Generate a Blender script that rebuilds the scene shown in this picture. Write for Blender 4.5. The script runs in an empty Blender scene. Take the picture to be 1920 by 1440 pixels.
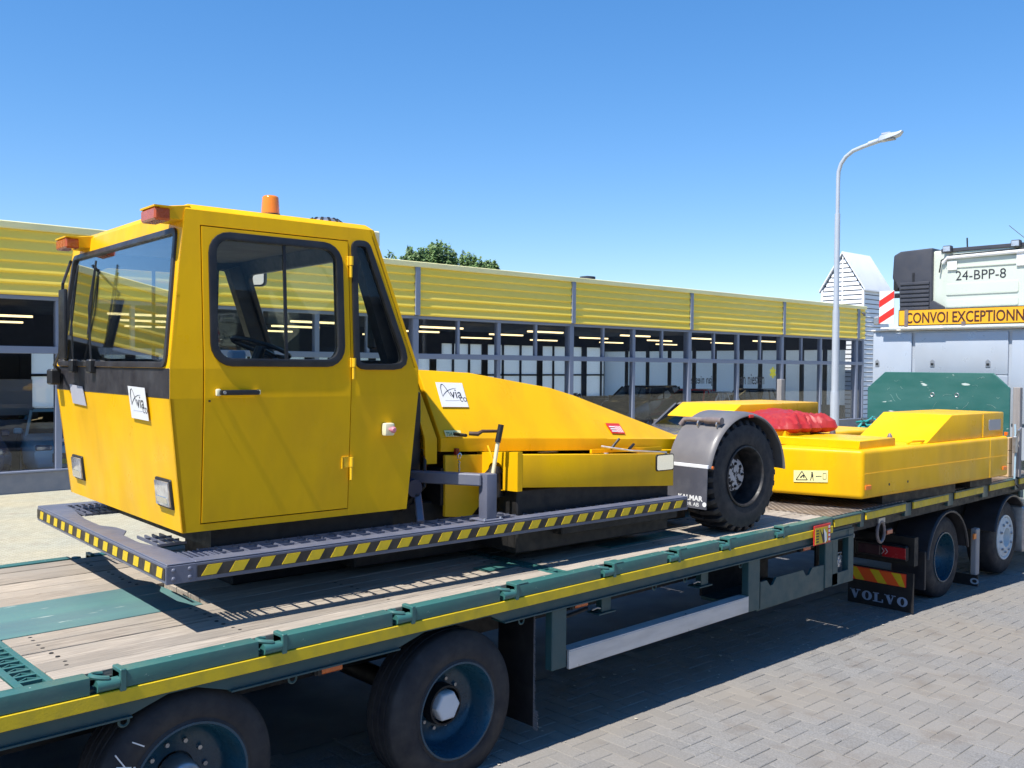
import bpy, bmesh, math, random
from mathutils import Vector, Matrix, noise
from mathutils.geometry import tessellate_polygon
random.seed(7)
sc = bpy.context.scene
R = math.radians
COL = sc.collection

# ------------------------------------------------------------------ camera
AZ = R(46.4); PT = math.atan(34/1750); RL = .0085
f0 = Vector((math.cos(AZ)*math.cos(PT), math.sin(AZ)*math.cos(PT), -math.sin(PT)))
r0 = Vector((math.sin(AZ), -math.cos(AZ), 0)); u0 = r0.cross(f0)
cr = r0*math.cos(RL)+u0*math.sin(RL); cu = u0*math.cos(RL)-r0*math.sin(RL)
cam = bpy.data.cameras.new('camera'); camo = bpy.data.objects.new('camera', cam); COL.objects.link(camo)
cam.sensor_width = 36; cam.lens = 1750/1920*36; cam.clip_end = 3000; cam.clip_start = .1
m = Matrix((cr, cu, -f0)).transposed().to_4x4(); m.translation = (0, 0, 2.5)
camo.matrix_world = m; sc.camera = camo

# ------------------------------------------------------------------ sky, sun, exposure
SUN = Vector((-.6, -.035, 1)).normalized()
EL = math.asin(SUN.z)
w = bpy.data.worlds.new('World'); sc.world = w; w.use_nodes = True
nt = w.node_tree; nt.nodes.clear()
sky = nt.nodes.new('ShaderNodeTexSky'); sky.sky_type = 'NISHITA'; sky.sun_disc = False
sky.sun_elevation = EL; sky.sun_rotation = math.atan2(SUN.x, SUN.y)
sky.air_density = 1.0; sky.dust_density = 0; sky.ozone_density = 4.5; sky.altitude = 0
hs = nt.nodes.new('ShaderNodeHueSaturation'); hs.inputs['Saturation'].default_value = 1.4
bg = nt.nodes.new('ShaderNodeBackground'); bg.inputs[1].default_value = .137
ow = nt.nodes.new('ShaderNodeOutputWorld')
tn = nt.nodes.new('ShaderNodeMix'); tn.data_type = 'RGBA'; tn.blend_type = 'MULTIPLY'; tn.inputs[0].default_value = 1; tn.inputs[7].default_value = (1.10, 1.09, 1.2, 1)
gm = nt.nodes.new('ShaderNodeGamma'); gm.inputs[1].default_value = .78
nt.links.new(sky.outputs[0], gm.inputs[0]); nt.links.new(gm.outputs[0], hs.inputs['Color']); nt.links.new(hs.outputs[0], tn.inputs[6]); nt.links.new(tn.outputs[2], bg.inputs[0]); nt.links.new(bg.outputs[0], ow.inputs[0])
sl = bpy.data.lights.new('sun', 'SUN'); sl.energy = 4.7; sl.angle = R(.53); sl.color = (1, .95, .87)
so = bpy.data.objects.new('sun', sl); COL.objects.link(so); so.location = (0, 0, 30)
so.rotation_euler = (-SUN).to_track_quat('-Z', 'Y').to_euler()
sc.view_settings.view_transform = 'Standard'; sc.view_settings.look = 'None'
sc.view_settings.gamma = 1; sc.view_settings.use_curve_mapping = False
sc.view_settings.exposure = .68
sc.render.engine = 'CYCLES'; sc.cycles.max_bounces = 8; sc.cycles.transparent_max_bounces = 24

# ------------------------------------------------------------------ materials
def N(nt, t, **k):
    n = nt.nodes.new(t)
    for a, b in k.items(): setattr(n, a, b)
    return n
def noise_fac(nt, scale, detail=4, stretch=None, lo=.4, hi=.6, coord='Object', rough=.55, offset=0):
    tc = N(nt, 'ShaderNodeTexCoord'); mp = N(nt, 'ShaderNodeMapping')
    if stretch: mp.inputs['Scale'].default_value = stretch
    mp.inputs['Location'].default_value = (offset, offset*.7, offset*.3)
    nz = N(nt, 'ShaderNodeTexNoise'); nz.inputs['Scale'].default_value = scale; nz.inputs['Detail'].default_value = detail; nz.inputs['Roughness'].default_value = rough
    cr_ = N(nt, 'ShaderNodeMapRange'); cr_.inputs[1].default_value = lo; cr_.inputs[2].default_value = hi
    if coord == 'World':
        g = N(nt, 'ShaderNodeNewGeometry'); nt.links.new(g.outputs['Position'], mp.inputs['Vector'])
    else: nt.links.new(tc.outputs[coord], mp.inputs['Vector'])
    nt.links.new(mp.outputs[0], nz.inputs['Vector']); nt.links.new(nz.outputs[0], cr_.inputs[0])
    return cr_.outputs[0]
def mixc(nt, fac, a, b, mode='MIX'):
    mx = N(nt, 'ShaderNodeMix', data_type='RGBA', blend_type=mode)
    for s, v in ((mx.inputs[0], fac), (mx.inputs[6], a), (mx.inputs[7], b)):
        if hasattr(v, 'is_linked') or isinstance(v, bpy.types.NodeSocket): nt.links.new(v, s)
        elif isinstance(v, (int, float)): s.default_value = v
        else: s.default_value = (*v, 1) if len(v) == 3 else v
    return mx.outputs[2]
def pm(name, col, rough=.5, metal=0, dirt=None, dscale=3, damt=.5, bump=0, bscale=40, rvar=.12, coat=0, spec=.5, objvar=0, stretch=None, speck=None):
    """principled paint / plastic / metal with uneven dirt, roughness and a little relief"""
    mt = bpy.data.materials.new(name); mt.use_nodes = True; nt = mt.node_tree
    b = nt.nodes['Principled BSDF']; b.inputs['Metallic'].default_value = metal
    b.inputs['Coat Weight'].default_value = coat; b.inputs['Coat Roughness'].default_value = .08
    b.inputs['Specular IOR Level'].default_value = spec
    c = col
    if dirt is not None:
        f = noise_fac(nt, dscale, 6, stretch, .42, .72)
        mm = N(nt, 'ShaderNodeMath', operation='MULTIPLY'); nt.links.new(f, mm.inputs[0]); mm.inputs[1].default_value = damt
        c = mixc(nt, mm.outputs[0], col, dirt)
    if speck is not None:
        f = noise_fac(nt, speck[1], 5, stretch, speck[2], speck[2]+.03, offset=3.3)
        c = mixc(nt, f, c, speck[0])
    if objvar:
        oi = N(nt, 'ShaderNodeObjectInfo'); mr = N(nt, 'ShaderNodeMapRange'); mr.inputs[3].default_value = 1-objvar; mr.inputs[4].default_value = 1+objvar
        nt.links.new(oi.outputs['Random'], mr.inputs[0])
        vm = N(nt, 'ShaderNodeVectorMath', operation='SCALE')
        if isinstance(c, bpy.types.NodeSocket): nt.links.new(c, vm.inputs[0])
        else: vm.inputs[0].default_value = c
        nt.links.new(mr.outputs[0], vm.inputs['Scale']); c = vm.outputs[0]
    if isinstance(c, bpy.types.NodeSocket): nt.links.new(c, b.inputs['Base Color'])
    else: b.inputs['Base Color'].default_value = (*c, 1)
    if rvar:
        f = noise_fac(nt, dscale*2.3, 4, None, .3, .7, offset=1.7)
        mr = N(nt, 'ShaderNodeMapRange'); mr.inputs[3].default_value = max(.02, rough-rvar); mr.inputs[4].default_value = min(1, rough+rvar)
        nt.links.new(f, mr.inputs[0]); nt.links.new(mr.outputs[0], b.inputs['Roughness'])
    else: b.inputs['Roughness'].default_value = rough
    if bump:
        f = noise_fac(nt, bscale, 4, stretch, .2, .8, offset=5)
        bp = N(nt, 'ShaderNodeBump'); bp.inputs['Strength'].default_value = min(1, bump); bp.inputs['Distance'].default_value = .004
        nt.links.new(f, bp.inputs['Height']); nt.links.new(bp.outputs[0], b.inputs['Normal'])
    return mt
def glass(name, tint=(.75, .8, .8), ior=1.5, rough=.0, boost=1.0):
    mt = bpy.data.materials.new(name); mt.use_nodes = True; nt = mt.node_tree; nt.nodes.clear()
    o = N(nt, 'ShaderNodeOutputMaterial'); mx = N(nt, 'ShaderNodeMixShader'); t = N(nt, 'ShaderNodeBsdfTransparent'); g = N(nt, 'ShaderNodeBsdfGlossy')
    t.inputs[0].default_value = (*tint, 1); g.inputs['Roughness'].default_value = rough; g.inputs[0].default_value = (.95, .97, 1, 1)
    fr = N(nt, 'ShaderNodeFresnel'); ge = N(nt, 'ShaderNodeNewGeometry'); ii = N(nt, 'ShaderNodeMapRange'); ii.inputs[3].default_value = ior; ii.inputs[4].default_value = 1/ior
    nt.links.new(ge.outputs['Backfacing'], ii.inputs[0]); nt.links.new(ii.outputs[0], fr.inputs[0])   # same reflectance from both sides of the pane
    mm = N(nt, 'ShaderNodeMath', operation='MULTIPLY', use_clamp=True); mm.inputs[1].default_value = boost
    nt.links.new(fr.outputs[0], mm.inputs[0]); nt.links.new(mm.outputs[0], mx.inputs[0])
    nt.links.new(t.outputs[0], mx.inputs[1]); nt.links.new(g.outputs[0], mx.inputs[2]); nt.links.new(mx.outputs[0], o.inputs[0])
    return mt
def emit(name, col, s):
    mt = bpy.data.materials.new(name); mt.use_nodes = True
    b = mt.node_tree.nodes['Principled BSDF']; b.inputs['Base Color'].default_value = (*col, 1)
    b.inputs['Emission Color'].default_value = (*col, 1); b.inputs['Emission Strength'].default_value = s
    return mt

YEL = pm('yellow_paint', (.86, .475, .003), .36, stretch=(1.8, 1.8, .7), dirt=(.60, .31, .012), dscale=1.6, damt=.6, coat=.0, spec=.2, rvar=.12, bump=.35, bscale=2.2, speck=((.30, .20, .04), 34, .765))
YEL2 = pm('yellow_paint_worn', (.86, .50, .008), .45, dirt=(.55, .38, .04), dscale=2.5, damt=.4, rvar=.1, bump=.15, bscale=4, speck=((.25, .2, .08), 26, .77))
GREY = pm('grey_frame_paint', (.115, .125, .175), .42, dirt=(.2, .2, .22), dscale=5, damt=.4, bump=.15, bscale=60, speck=((.3, .3, .32), 60, .75))
BLK = pm('black_rubber', (.012, .012, .014), .45, dirt=(.05, .05, .05), dscale=9, damt=.3)
BLKP = pm('black_band_paint', (.028, .026, .03), .4, dirt=(.07, .07, .075), dscale=4, damt=.5, bump=.1, bscale=20)
UND = pm('black_chassis', (.008, .008, .009), .6, dirt=(.025, .023, .021), dscale=7, damt=.5)
TYRE = pm('tyre_rubber', (.017, .017, .021), .72, dirt=(.055, .05, .047), dscale=6, damt=.6, bump=.3, bscale=30)
TYREB = pm('tug_tyre_rubber', (.016, .016, .020), .68, dirt=(.05, .05, .05), dscale=8, damt=.4, bump=.3, bscale=40)
TEAL = pm('teal_paint', (.035, .135, .125), .4, dirt=(.09, .16, .145), dscale=6, damt=.5, bump=.25, bscale=25, speck=((.28, .38, .36), 22, .70))
TEALB = pm('teal_board_paint', (.018, .115, .10), .5, dirt=(.05, .16, .145), dscale=2.2, damt=.9, bump=.2, bscale=12, stretch=(1, .45, 1.6), speck=((.5, .58, .55), 7, .66))
TEALD = pm('teal_beam_paint', (.022, .075, .085), .45, dirt=(.05, .085, .08), dscale=5, damt=.6, speck=((.2, .3, .3), 30, .74))
RIMB = pm('blue_green_rim_paint', (.010, .06, .10), .3, dirt=(.02, .045, .055), dscale=9, damt=.5)
TAPE = pm('yellow_reflective_tape', (.72, .50, .01), .5, dirt=(.4, .3, .03), dscale=9, damt=.5, bump=.2, bscale=120, speck=((.08, .07, .04), 45, .75))
TAPEK = pm('black_tape', (.03, .024, .02), .5, dirt=(.07, .06, .05), dscale=12, damt=.5)
WHT = pm('white_paint', (.74, .75, .76), .4, dirt=(.5, .5, .48), dscale=4, damt=.4)
ALU = pm('aluminium_profile', (.62, .62, .62), .38, metal=.35, dirt=(.42, .42, .42), dscale=3, damt=.6, stretch=(1, 6, 6))
STEEL = pm('galvanised_steel', (.45, .46, .48), .4, metal=.8, dirt=(.25, .25, .25), dscale=12, damt=.6)
CHROME = pm('bright_metal', (.75, .75, .76), .18, metal=1, rvar=.05)
FEND = pm('grey_fender_plastic', (.125, .12, .125), .42, dirt=(.2, .19, .185), dscale=3, damt=.6, bump=.12, bscale=8)
PIPE = pm('worn_brown_grey_steel', (.16, .13, .13), .5, dirt=(.3, .26, .24), dscale=14, damt=.6)
AMB = pm('amber_lens', (.62, .13, .012), .25, dirt=(.4, .08, .01), dscale=20, damt=.5, coat=.5)
AMBR = pm('red_orange_lens', (.50, .085, .015), .25, dirt=(.3, .04, .01), dscale=20, damt=.5, coat=.5)
ORG = pm('orange_marker', (.85, .22, .02), .4, dirt=(.6, .15, .02), dscale=30, damt=.4)
REDL = pm('red_lens', (.35, .01, .015), .25, coat=.5)
RED = pm('red_vinyl', (.36, .020, .022), .5, dirt=(.30, .05, .05), dscale=3, damt=.6, bump=.6, bscale=9, spec=.35)
REDP = pm('red_print', (.70, .03, .02), .4, rvar=.05)
WPR = pm('white_print', (.78, .78, .77), .35, rvar=.05)
CREAM = pm('cream_print', (.78, .74, .35), .4, rvar=.05)
INK = pm('black_ink', (.02, .02, .03), .5, rvar=0)
LENS = pm('clear_lamp_lens', (.62, .62, .64), .12, metal=.55, dirt=(.3, .28, .3), dscale=22, damt=.7, coat=.6)
ORGS = pm('orange_sign_face', (.86, .42, .015), .45, dirt=(.7, .33, .02), dscale=2, damt=.4)
BRN = pm('dark_brown_letter', (.07, .02, .012), .5, rvar=0)
CABW = pm('pale_green_white_cab_paint', (.56, .61, .53), .35, dirt=(.5, .54, .46), dscale=2, damt=.3, coat=.3)
DKP = pm('dark_grey_plastic', (.045, .048, .062), .5, dirt=(.08, .08, .09), dscale=3, damt=.4)
CABI = pm('light_grey_cabinet', (.44, .49, .56), .35, metal=.15, dirt=(.38, .41, .45), dscale=2, damt=.4, bump=.05, bscale=4)
GSTL = pm('blue_grey_mullion_paint', (.22, .25, .33), .4, dirt=(.28, .3, .36), dscale=2, damt=.3)
CONC = pm('plinth_concrete', (.22, .23, .26), .8, dirt=(.3, .3, .31), dscale=4, damt=.6, bump=.4, bscale=40)
CLAD = pm('yellow_cladding', (.98, .71, .08), .42, dirt=(.97, .75, .20), dscale=.7, damt=.5, stretch=(.3, 1, 3))
CAPM = pm('pale_roof_trim', (.82, .76, .40), .5, dirt=(.55, .5, .25), dscale=2, damt=.5, stretch=(.3, 1, 1))
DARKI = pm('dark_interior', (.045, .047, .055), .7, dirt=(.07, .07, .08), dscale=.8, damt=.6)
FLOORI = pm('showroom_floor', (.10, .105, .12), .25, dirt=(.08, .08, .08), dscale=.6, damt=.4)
SIDW = pm('white_siding', (.80, .81, .82), .5, dirt=(.66, .67, .68), dscale=1.4, damt=.4, objvar=.03)
POLE = pm('lamp_post_paint', (.50, .54, .60), .38, metal=.2, dirt=(.42, .44, .48), dscale=2, damt=.4)
BARK = pm('bark', (.07, .055, .04), .9)
TIMB = pm('fresh_timber', (.58, .40, .22), .7, dirt=(.45, .3, .17), dscale=4, damt=.7, stretch=(1, .15, 1), objvar=.12, bump=.3, bscale=30)
OLDW = pm('weathered_stake_wood', (.30, .28, .27), .8, dirt=(.2, .18, .17), dscale=6, damt=.7, stretch=(3, 3, .3), bump=.4, bscale=30)
CHIP = pm('chipped_hub_paint', (.62, .57, .54), .6, dirt=(.48, .44, .42), dscale=10, damt=.5, speck=((.03, .025, .025), 22, .52))
RIMK = pm('black_rim', (.014, .014, .016), .5, dirt=(.07, .06, .06), dscale=14, damt=.6)
IVORY = pm('ivory_plastic', (.78, .74, .50), .4, rvar=.05)
PINK = pm('faded_pink_plastic', (.62, .22, .27), .45, rvar=.05)
GLS = glass('clear_cab_glass', (.96, .98, .96), 1.5, boost=.4)
WGLS = glass('windshield_glass', (.93, .95, .94), 1.7, boost=1.4)
SGLS = glass('showroom_glass', (.90, .92, .94), 1.5, boost=.75)
CGLS = glass('car_glass', (.3, .34, .36), 1.5, boost=1.2)
MIRR = pm('mirror_face', (.85, .87, .9), .05, metal=1, rvar=0)
MIRW = pm('mirror_glass_painted_sky', (.75, .75, .78), .3, metal=.2, rvar=.02)  # bright sky reflection put into the mirror's pale base colour
STRIP = emit('ceiling_lamp_glow', (1, .76, .38), 1.6)

def wood_mat():
    mt = bpy.data.materials.new('weathered_deck_wood'); mt.use_nodes = True; nt = mt.node_tree; b = nt.nodes['Principled BSDF']
    tc = N(nt, 'ShaderNodeTexCoord'); oi = N(nt, 'ShaderNodeObjectInfo')
    ad = N(nt, 'ShaderNodeVectorMath', operation='ADD'); cb = N(nt, 'ShaderNodeCombineXYZ')
    ml = N(nt, 'ShaderNodeMath', operation='MULTIPLY'); ml.inputs[1].default_value = 37
    nt.links.new(oi.outputs['Random'], ml.inputs[0])
    for i in range(3): nt.links.new(ml.outputs[0], cb.inputs[i])
    nt.links.new(tc.outputs['Object'], ad.inputs[0]); nt.links.new(cb.outputs[0], ad.inputs[1])
    def nz(scale, st, lo, hi, det=6):
        mp = N(nt, 'ShaderNodeMapping'); mp.inputs['Scale'].default_value = st; nt.links.new(ad.outputs[0], mp.inputs[0])
        n = N(nt, 'ShaderNodeTexNoise'); n.inputs['Scale'].default_value = scale; n.inputs['Detail'].default_value = det; n.inputs['Roughness'].default_value = .6
        nt.links.new(mp.outputs[0], n.inputs['Vector']); mr = N(nt, 'ShaderNodeMapRange'); mr.inputs[1].default_value = lo; mr.inputs[2].default_value = hi
        nt.links.new(n.outputs[0], mr.inputs[0]); return mr.outputs[0]
    grain = nz(14, (.35, 9, 3), .35, .68); blot = nz(2.2, (1, 2.2, 1), .38, .68); knot = nz(5, (.7, 3, 1), .68, .74)
    c = mixc(nt, grain, (.23, .195, .16), (.55, .475, .385)); c = mixc(nt, blot, c, (.34, .30, .25)); c = mixc(nt, knot, c, (.11, .085, .07))
    mr = N(nt, 'ShaderNodeMapRange'); mr.inputs[3].default_value = .76; mr.inputs[4].default_value = 1.12; nt.links.new(oi.outputs['Random'], mr.inputs[0])
    vm = N(nt, 'ShaderNodeVectorMath', operation='SCALE'); nt.links.new(c, vm.inputs[0]); nt.links.new(mr.outputs[0], vm.inputs['Scale'])
    nt.links.new(vm.outputs[0], b.inputs['Base Color']); b.inputs['Roughness'].default_value = .8; b.inputs['Specular IOR Level'].default_value = .25
    bp = N(nt, 'ShaderNodeBump'); bp.inputs['Strength'].default_value = .5; bp.inputs['Distance'].default_value = .004; nt.links.new(grain, bp.inputs['Height']); nt.links.new(bp.outputs[0], b.inputs['Normal'])
    return mt
WOOD = wood_mat()
def paver_mat(name, brick):
    mt = bpy.data.materials.new(name); mt.use_nodes = True; nt = mt.node_tree; b = nt.nodes['Principled BSDF']
    big = noise_fac(nt, .7, 5, None, .38, .66, 'World'); fine = noise_fac(nt, 75, 4, None, .3, .7, 'World', .7); med = noise_fac(nt, 3.2, 5, None, .55, .75, 'World', offset=8)
    k = 1.9 if brick else 1.0
    q = .82 if brick else 1.0
    c = mixc(nt, fine, (.145*k, .142*k, .138*k*q), (.275*k, .268*k, .260*k*q)); c = mixc(nt, big, c, (.235*k, .215*k, .19*k*q))
    mm = N(nt, 'ShaderNodeMath', operation='MULTIPLY'); nt.links.new(med, mm.inputs[0]); mm.inputs[1].default_value = .45
    c = mixc(nt, mm.outputs[0], c, (.15*k, .12*k, .095*k))
    if brick:
        g = N(nt, 'ShaderNodeNewGeometry'); bt = N(nt, 'ShaderNodeTexBrick'); bt.inputs['Scale'].default_value = 4.7; bt.inputs['Mortar Size'].default_value = .03
        bt.inputs['Color1'].default_value = (.86, .86, .86, 1); bt.inputs['Color2'].default_value = (1.08, 1.08, 1.08, 1); bt.inputs['Mortar'].default_value = (.8, .76, .7, 1)
        nt.links.new(g.outputs['Position'], bt.inputs['Vector']); c = mixc(nt, 1.0, c, bt.outputs[0], 'MULTIPLY')
    else:
        oi = N(nt, 'ShaderNodeObjectInfo'); mr = N(nt, 'ShaderNodeMapRange'); mr.inputs[3].default_value = .94; mr.inputs[4].default_value = 1.06; nt.links.new(oi.outputs['Random'], mr.inputs[0])
        vm = N(nt, 'ShaderNodeVectorMath', operation='SCALE'); nt.links.new(c, vm.inputs[0]); nt.links.new(mr.outputs[0], vm.inputs['Scale']); c = vm.outputs[0]
    nt.links.new(c, b.inputs['Base Color']); b.inputs['Roughness'].default_value = .85; b.inputs['Specular IOR Level'].default_value = .3
    bp = N(nt, 'ShaderNodeBump'); bp.inputs['Strength'].default_value = .6; bp.inputs['Distance'].default_value = .003; nt.links.new(fine, bp.inputs['Height']); nt.links.new(bp.outputs[0], b.inputs['Normal'])
    return mt
PAV = paver_mat('paver_concrete', False); PAVF = paver_mat('far_paving', True)
SAND = pm('joint_sand', (.21, .20, .175), .9, dirt=(.15, .14, .125), dscale=2, damt=.8)
ASPH = pm('worn_asphalt', (.10, .10, .105), .85, dirt=(.15, .145, .14), dscale=1.6, damt=.8, bump=.6, bscale=160)
KERB = pm('gutter_concrete', (.20, .193, .183), .85, dirt=(.25, .235, .22), dscale=3, damt=.7, bump=.5, bscale=90, objvar=.05)
def chequer_mat():
    mt = bpy.data.materials.new('chequer_plate_steel'); mt.use_nodes = True; nt = mt.node_tree; b = nt.nodes['Principled BSDF']
    tc = N(nt, 'ShaderNodeTexCoord')
    outs = []
    for ang in (45, -45):
        mp = N(nt, 'ShaderNodeMapping'); mp.inputs['Rotation'].default_value = (0, 0, R(ang)); nt.links.new(tc.outputs['Object'], mp.inputs[0])
        wv = N(nt, 'ShaderNodeTexWave'); wv.inputs['Scale'].default_value = 5.5; nt.links.new(mp.outputs[0], wv.inputs[0])
        mr = N(nt, 'ShaderNodeMapRange'); mr.inputs[1].default_value = .62; mr.inputs[2].default_value = .85; nt.links.new(wv.outputs['Fac'], mr.inputs[0]); outs.append(mr.outputs[0])
    mx = N(nt, 'ShaderNodeMath', operation='MAXIMUM'); nt.links.new(outs[0], mx.inputs[0]); nt.links.new(outs[1], mx.inputs[1])
    wear = noise_fac(nt, 3, 6, None, .4, .65)
    c = mixc(nt, mx.outputs[0], (.07, .06, .055), (.42, .37, .33)); c = mixc(nt, wear, c, (.16, .125, .10))
    nt.links.new(c, b.inputs['Base Color']); b.inputs['Metallic'].default_value = .35; b.inputs['Roughness'].default_value = .42
    bp = N(nt, 'ShaderNodeBump'); bp.inputs['Strength'].default_value = .9; bp.inputs['Distance'].default_value = .006; nt.links.new(mx.outputs[0], bp.inputs['Height']); nt.links.new(bp.outputs[0], b.inputs['Normal'])
    return mt
CHEQ = chequer_mat()
def leaf_mat():
    mt = bpy.data.materials.new('poplar_leaves'); mt.use_nodes = True; nt = mt.node_tree; b = nt.nodes['Principled BSDF']
    f = noise_fac(nt, 1.5, 4, None, .35, .65); c = mixc(nt, f, (.06, .12, .03), (.15, .25, .07)); nt.links.new(c, b.inputs['Base Color']); b.inputs['Roughness'].default_value = .6
    return mt
LEAF = leaf_mat()

# ------------------------------------------------------------------ mesh builder
AO = {}
class MB:
    def __init__(s): s.v = []; s.f = []; s.m = []
    def add(s, vs, fs, mi=0):
        o = len(s.v); s.v += [Vector(p) for p in vs]; s.f += [tuple(i+o for i in f) for f in fs]; s.m += [mi]*len(fs); return s
    def hexa(s, p, mi=0):
        return s.add(p, [(0, 3, 2, 1), (4, 5, 6, 7), (0, 1, 5, 4), (1, 2, 6, 5), (2, 3, 7, 6), (3, 0, 4, 7)], mi)
    def box(s, x0, x1, y0, y1, z0, z1, mi=0):
        return s.hexa([(x0, y0, z0), (x1, y0, z0), (x1, y1, z0), (x0, y1, z0), (x0, y0, z1), (x1, y0, z1), (x1, y1, z1), (x0, y1, z1)], mi)
    def bar(s, a, b, wd, h, mi=0, up=(0, 0, 1)):
        a = Vector(a); b = Vector(b); d = (b-a).normalized(); sd = d.cross(Vector(up)); sd = sd.normalized() if sd.length > 1e-5 else Vector((1, 0, 0)); u = sd.cross(d)
        p = []
        for q in (a, b):
            for i, j in ((-1, -1), (1, -1), (1, 1), (-1, 1)): p.append(q+sd*(i*wd/2)+u*(j*h/2))
        return s.hexa(p, mi)
    def prism(s, loop, off, mi=0):
        n = len(loop); off = Vector(off); a = [Vector(p) for p in loop]; b = [p+off for p in a]
        tr = tessellate_polygon([a]); o = len(s.v); s.v += a+b
        fs = [tuple(o+i for i in t) for t in tr]+[tuple(o+n+i for i in reversed(t)) for t in tr]+[(o+i, o+(i+1) % n, o+n+(i+1) % n, o+n+i) for i in range(n)]
        s.f += fs; s.m += [mi]*len(fs); return s
    def plate(s, outer, holes, fn, off, mi=0):
        """2-D outline with holes, mapped by fn to 3-D and given thickness off"""
        loops = [outer]+holes; off = Vector(off)
        tr = tessellate_polygon([[Vector((p[0], p[1], 0)) for p in l] for l in loops])
        flat = [p for l in loops for p in l]; o = len(s.v); n = len(flat)
        a = [Vector(fn(*p)) for p in flat]; s.v += a+[p+off for p in a]
        s.f += [tuple(o+i for i in t) for t in tr]+[tuple(o+n+i for i in reversed(t)) for t in tr]; k = 2*len(tr); i0 = 0
        for l in loops:
            L = len(l)
            for i in range(L): s.f.append((o+i0+i, o+i0+(i+1) % L, o+n+i0+(i+1) % L, o+n+i0+i)); k += 1
            i0 += L
        s.m += [mi]*k; return s
    def tube(s, path, r, n=10, mi=0, closed=False, caps=True):
        path = [Vector(p) for p in path]; L = len(path); rr = r if isinstance(r, (list, tuple)) else [r]*L; o = len(s.v); up = None; fs = []
        for i, p in enumerate(path):
            if closed: d = (path[(i+1) % L]-path[i-1])
            else: d = path[min(i+1, L-1)]-path[max(i-1, 0)]
            d.normalize()
            if up is None: up = d.orthogonal().normalized()
            up = (up-d*up.dot(d)); up = up.normalized() if up.length > 1e-6 else d.orthogonal().normalized(); sd = d.cross(up)
            for k in range(n):
                t = 2*math.pi*k/n; s.v.append(p+(up*math.cos(t)+sd*math.sin(t))*rr[i])
        for i in range(L if closed else L-1):
            for k in range(n):
                a = o+i*n+k; b = o+i*n+(k+1) % n; j = ((i+1) % L)*n; fs.append((a, b, o+j+(k+1) % n, o+j+k))
        if caps and not closed: fs.append(tuple(o+k for k in reversed(range(n)))); fs.append(tuple(o+(L-1)*n+k for k in range(n)))
        s.f += fs; s.m += [mi]*len(fs); return s
    def lathe(s, prof, c, ax=(0, -1, 0), n=48, mi=0, a0=0, a1=360, mis=None):
        """prof: (radius, distance along the axis)"""
        c = Vector(c); ax = Vector(ax).normalized(); e1 = Vector((1, 0, 0)) if abs(ax.x) < .9 else Vector((0, 0, 1)); e1 = (e1-ax*e1.dot(ax)).normalized(); e2 = ax.cross(e1)
        o = len(s.v); full = abs(a1-a0) >= 360; M = n if full else n+1; P = len(prof)
        for k in range(M):
            t = R(a0+(a1-a0)*k/n); d = e1*math.cos(t)+e2*math.sin(t)
            for r, h in prof: s.v.append(c+d*r+ax*h)
        for k in range(n):
            k2 = (k+1) % M
            for i in range(P-1):
                s.f.append((o+k*P+i, o+k2*P+i, o+k2*P+i+1, o+k*P+i+1)); s.m.append(mis[i] if mis else mi)
        return s
    def disc(s, c, r, ax=(0, -1, 0), n=24, mi=0, h=.004):
        return s.lathe([(0.0005, h), (r, h), (r, 0)], c, ax, n, mi)
    def build(s, name, mats, parent=None, origin=None, bevel=0, seg=1, smooth=35, label=None, merge=False):
        if not isinstance(mats, (list, tuple)): mats = [mats]
        if origin is None:
            if s.v:
                lo = [min(p[i] for p in s.v) for i in range(3)]; hi = [max(p[i] for p in s.v) for i in range(3)]
                origin = Vector(((lo[0]+hi[0])/2, (lo[1]+hi[1])/2, lo[2]))
            else: origin = Vector((0, 0, 0))
        origin = Vector(origin)
        me = bpy.data.meshes.new(name); me.from_pydata([p-origin for p in s.v], [], s.f)
        for mt in mats: me.materials.append(mt)
        me.polygons.foreach_set('material_index', s.m)
        bm = bmesh.new(); bm.from_mesh(me)
        if merge: bmesh.ops.remove_doubles(bm, verts=bm.verts, dist=1e-4)
        bmesh.ops.recalc_face_normals(bm, faces=bm.faces)
        if bevel:
            ed = [e for e in bm.edges if len(e.link_faces) == 2 and e.calc_face_angle(0) > R(28)]
            bmesh.ops.bevel(bm, geom=ed, offset=bevel, segments=seg, profile=.6, affect='EDGES', clamp_overlap=True)
        bm.to_mesh(me); bm.free()
        me.polygons.foreach_set('use_smooth', [True]*len(me.polygons)); me.set_sharp_from_angle(angle=R(smooth)); me.update()
        return link(name, me, parent, origin, label)
def link(name, me, parent, origin, label=None):
    o = bpy.data.objects.new(name, me); COL.objects.link(o); AO[o.name] = Vector(origin)
    if parent is not None:
        o.parent = parent; o.location = Vector(origin)-AO[parent.name]
    else: o.location = origin
    if label: o['label'] = label
    return o
def tag(o, label, cat, group=None):
    o['label'] = label; o['category'] = cat
    if group: o['group'] = group
    return o
def thing(name, label, cat, loc=(0, 0, 0), rz=0, group=None, ao=None):
    o = bpy.data.objects.new(name, None); COL.objects.link(o); o.location = loc; o.rotation_euler.z = rz; o.empty_display_size = .2
    AO[o.name] = Vector(loc if ao is None else ao); return tag(o, label, cat, group)
def dup(o, loc, parent=None, rz=None, label=None):
    c = o.copy(); COL.objects.link(c)
    if parent is not None: c.parent = parent
    if loc is not None: c.location = loc
    AO[c.name] = AO.get(o.name, Vector((0, 0, 0)))
    if rz is not None: c.rotation_euler.z = rz
    if label: c['label'] = label
    for ch in list(o.children): dup(ch, None, c)
    return c
def struct(o): o['kind'] = 'structure'; return o
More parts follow.
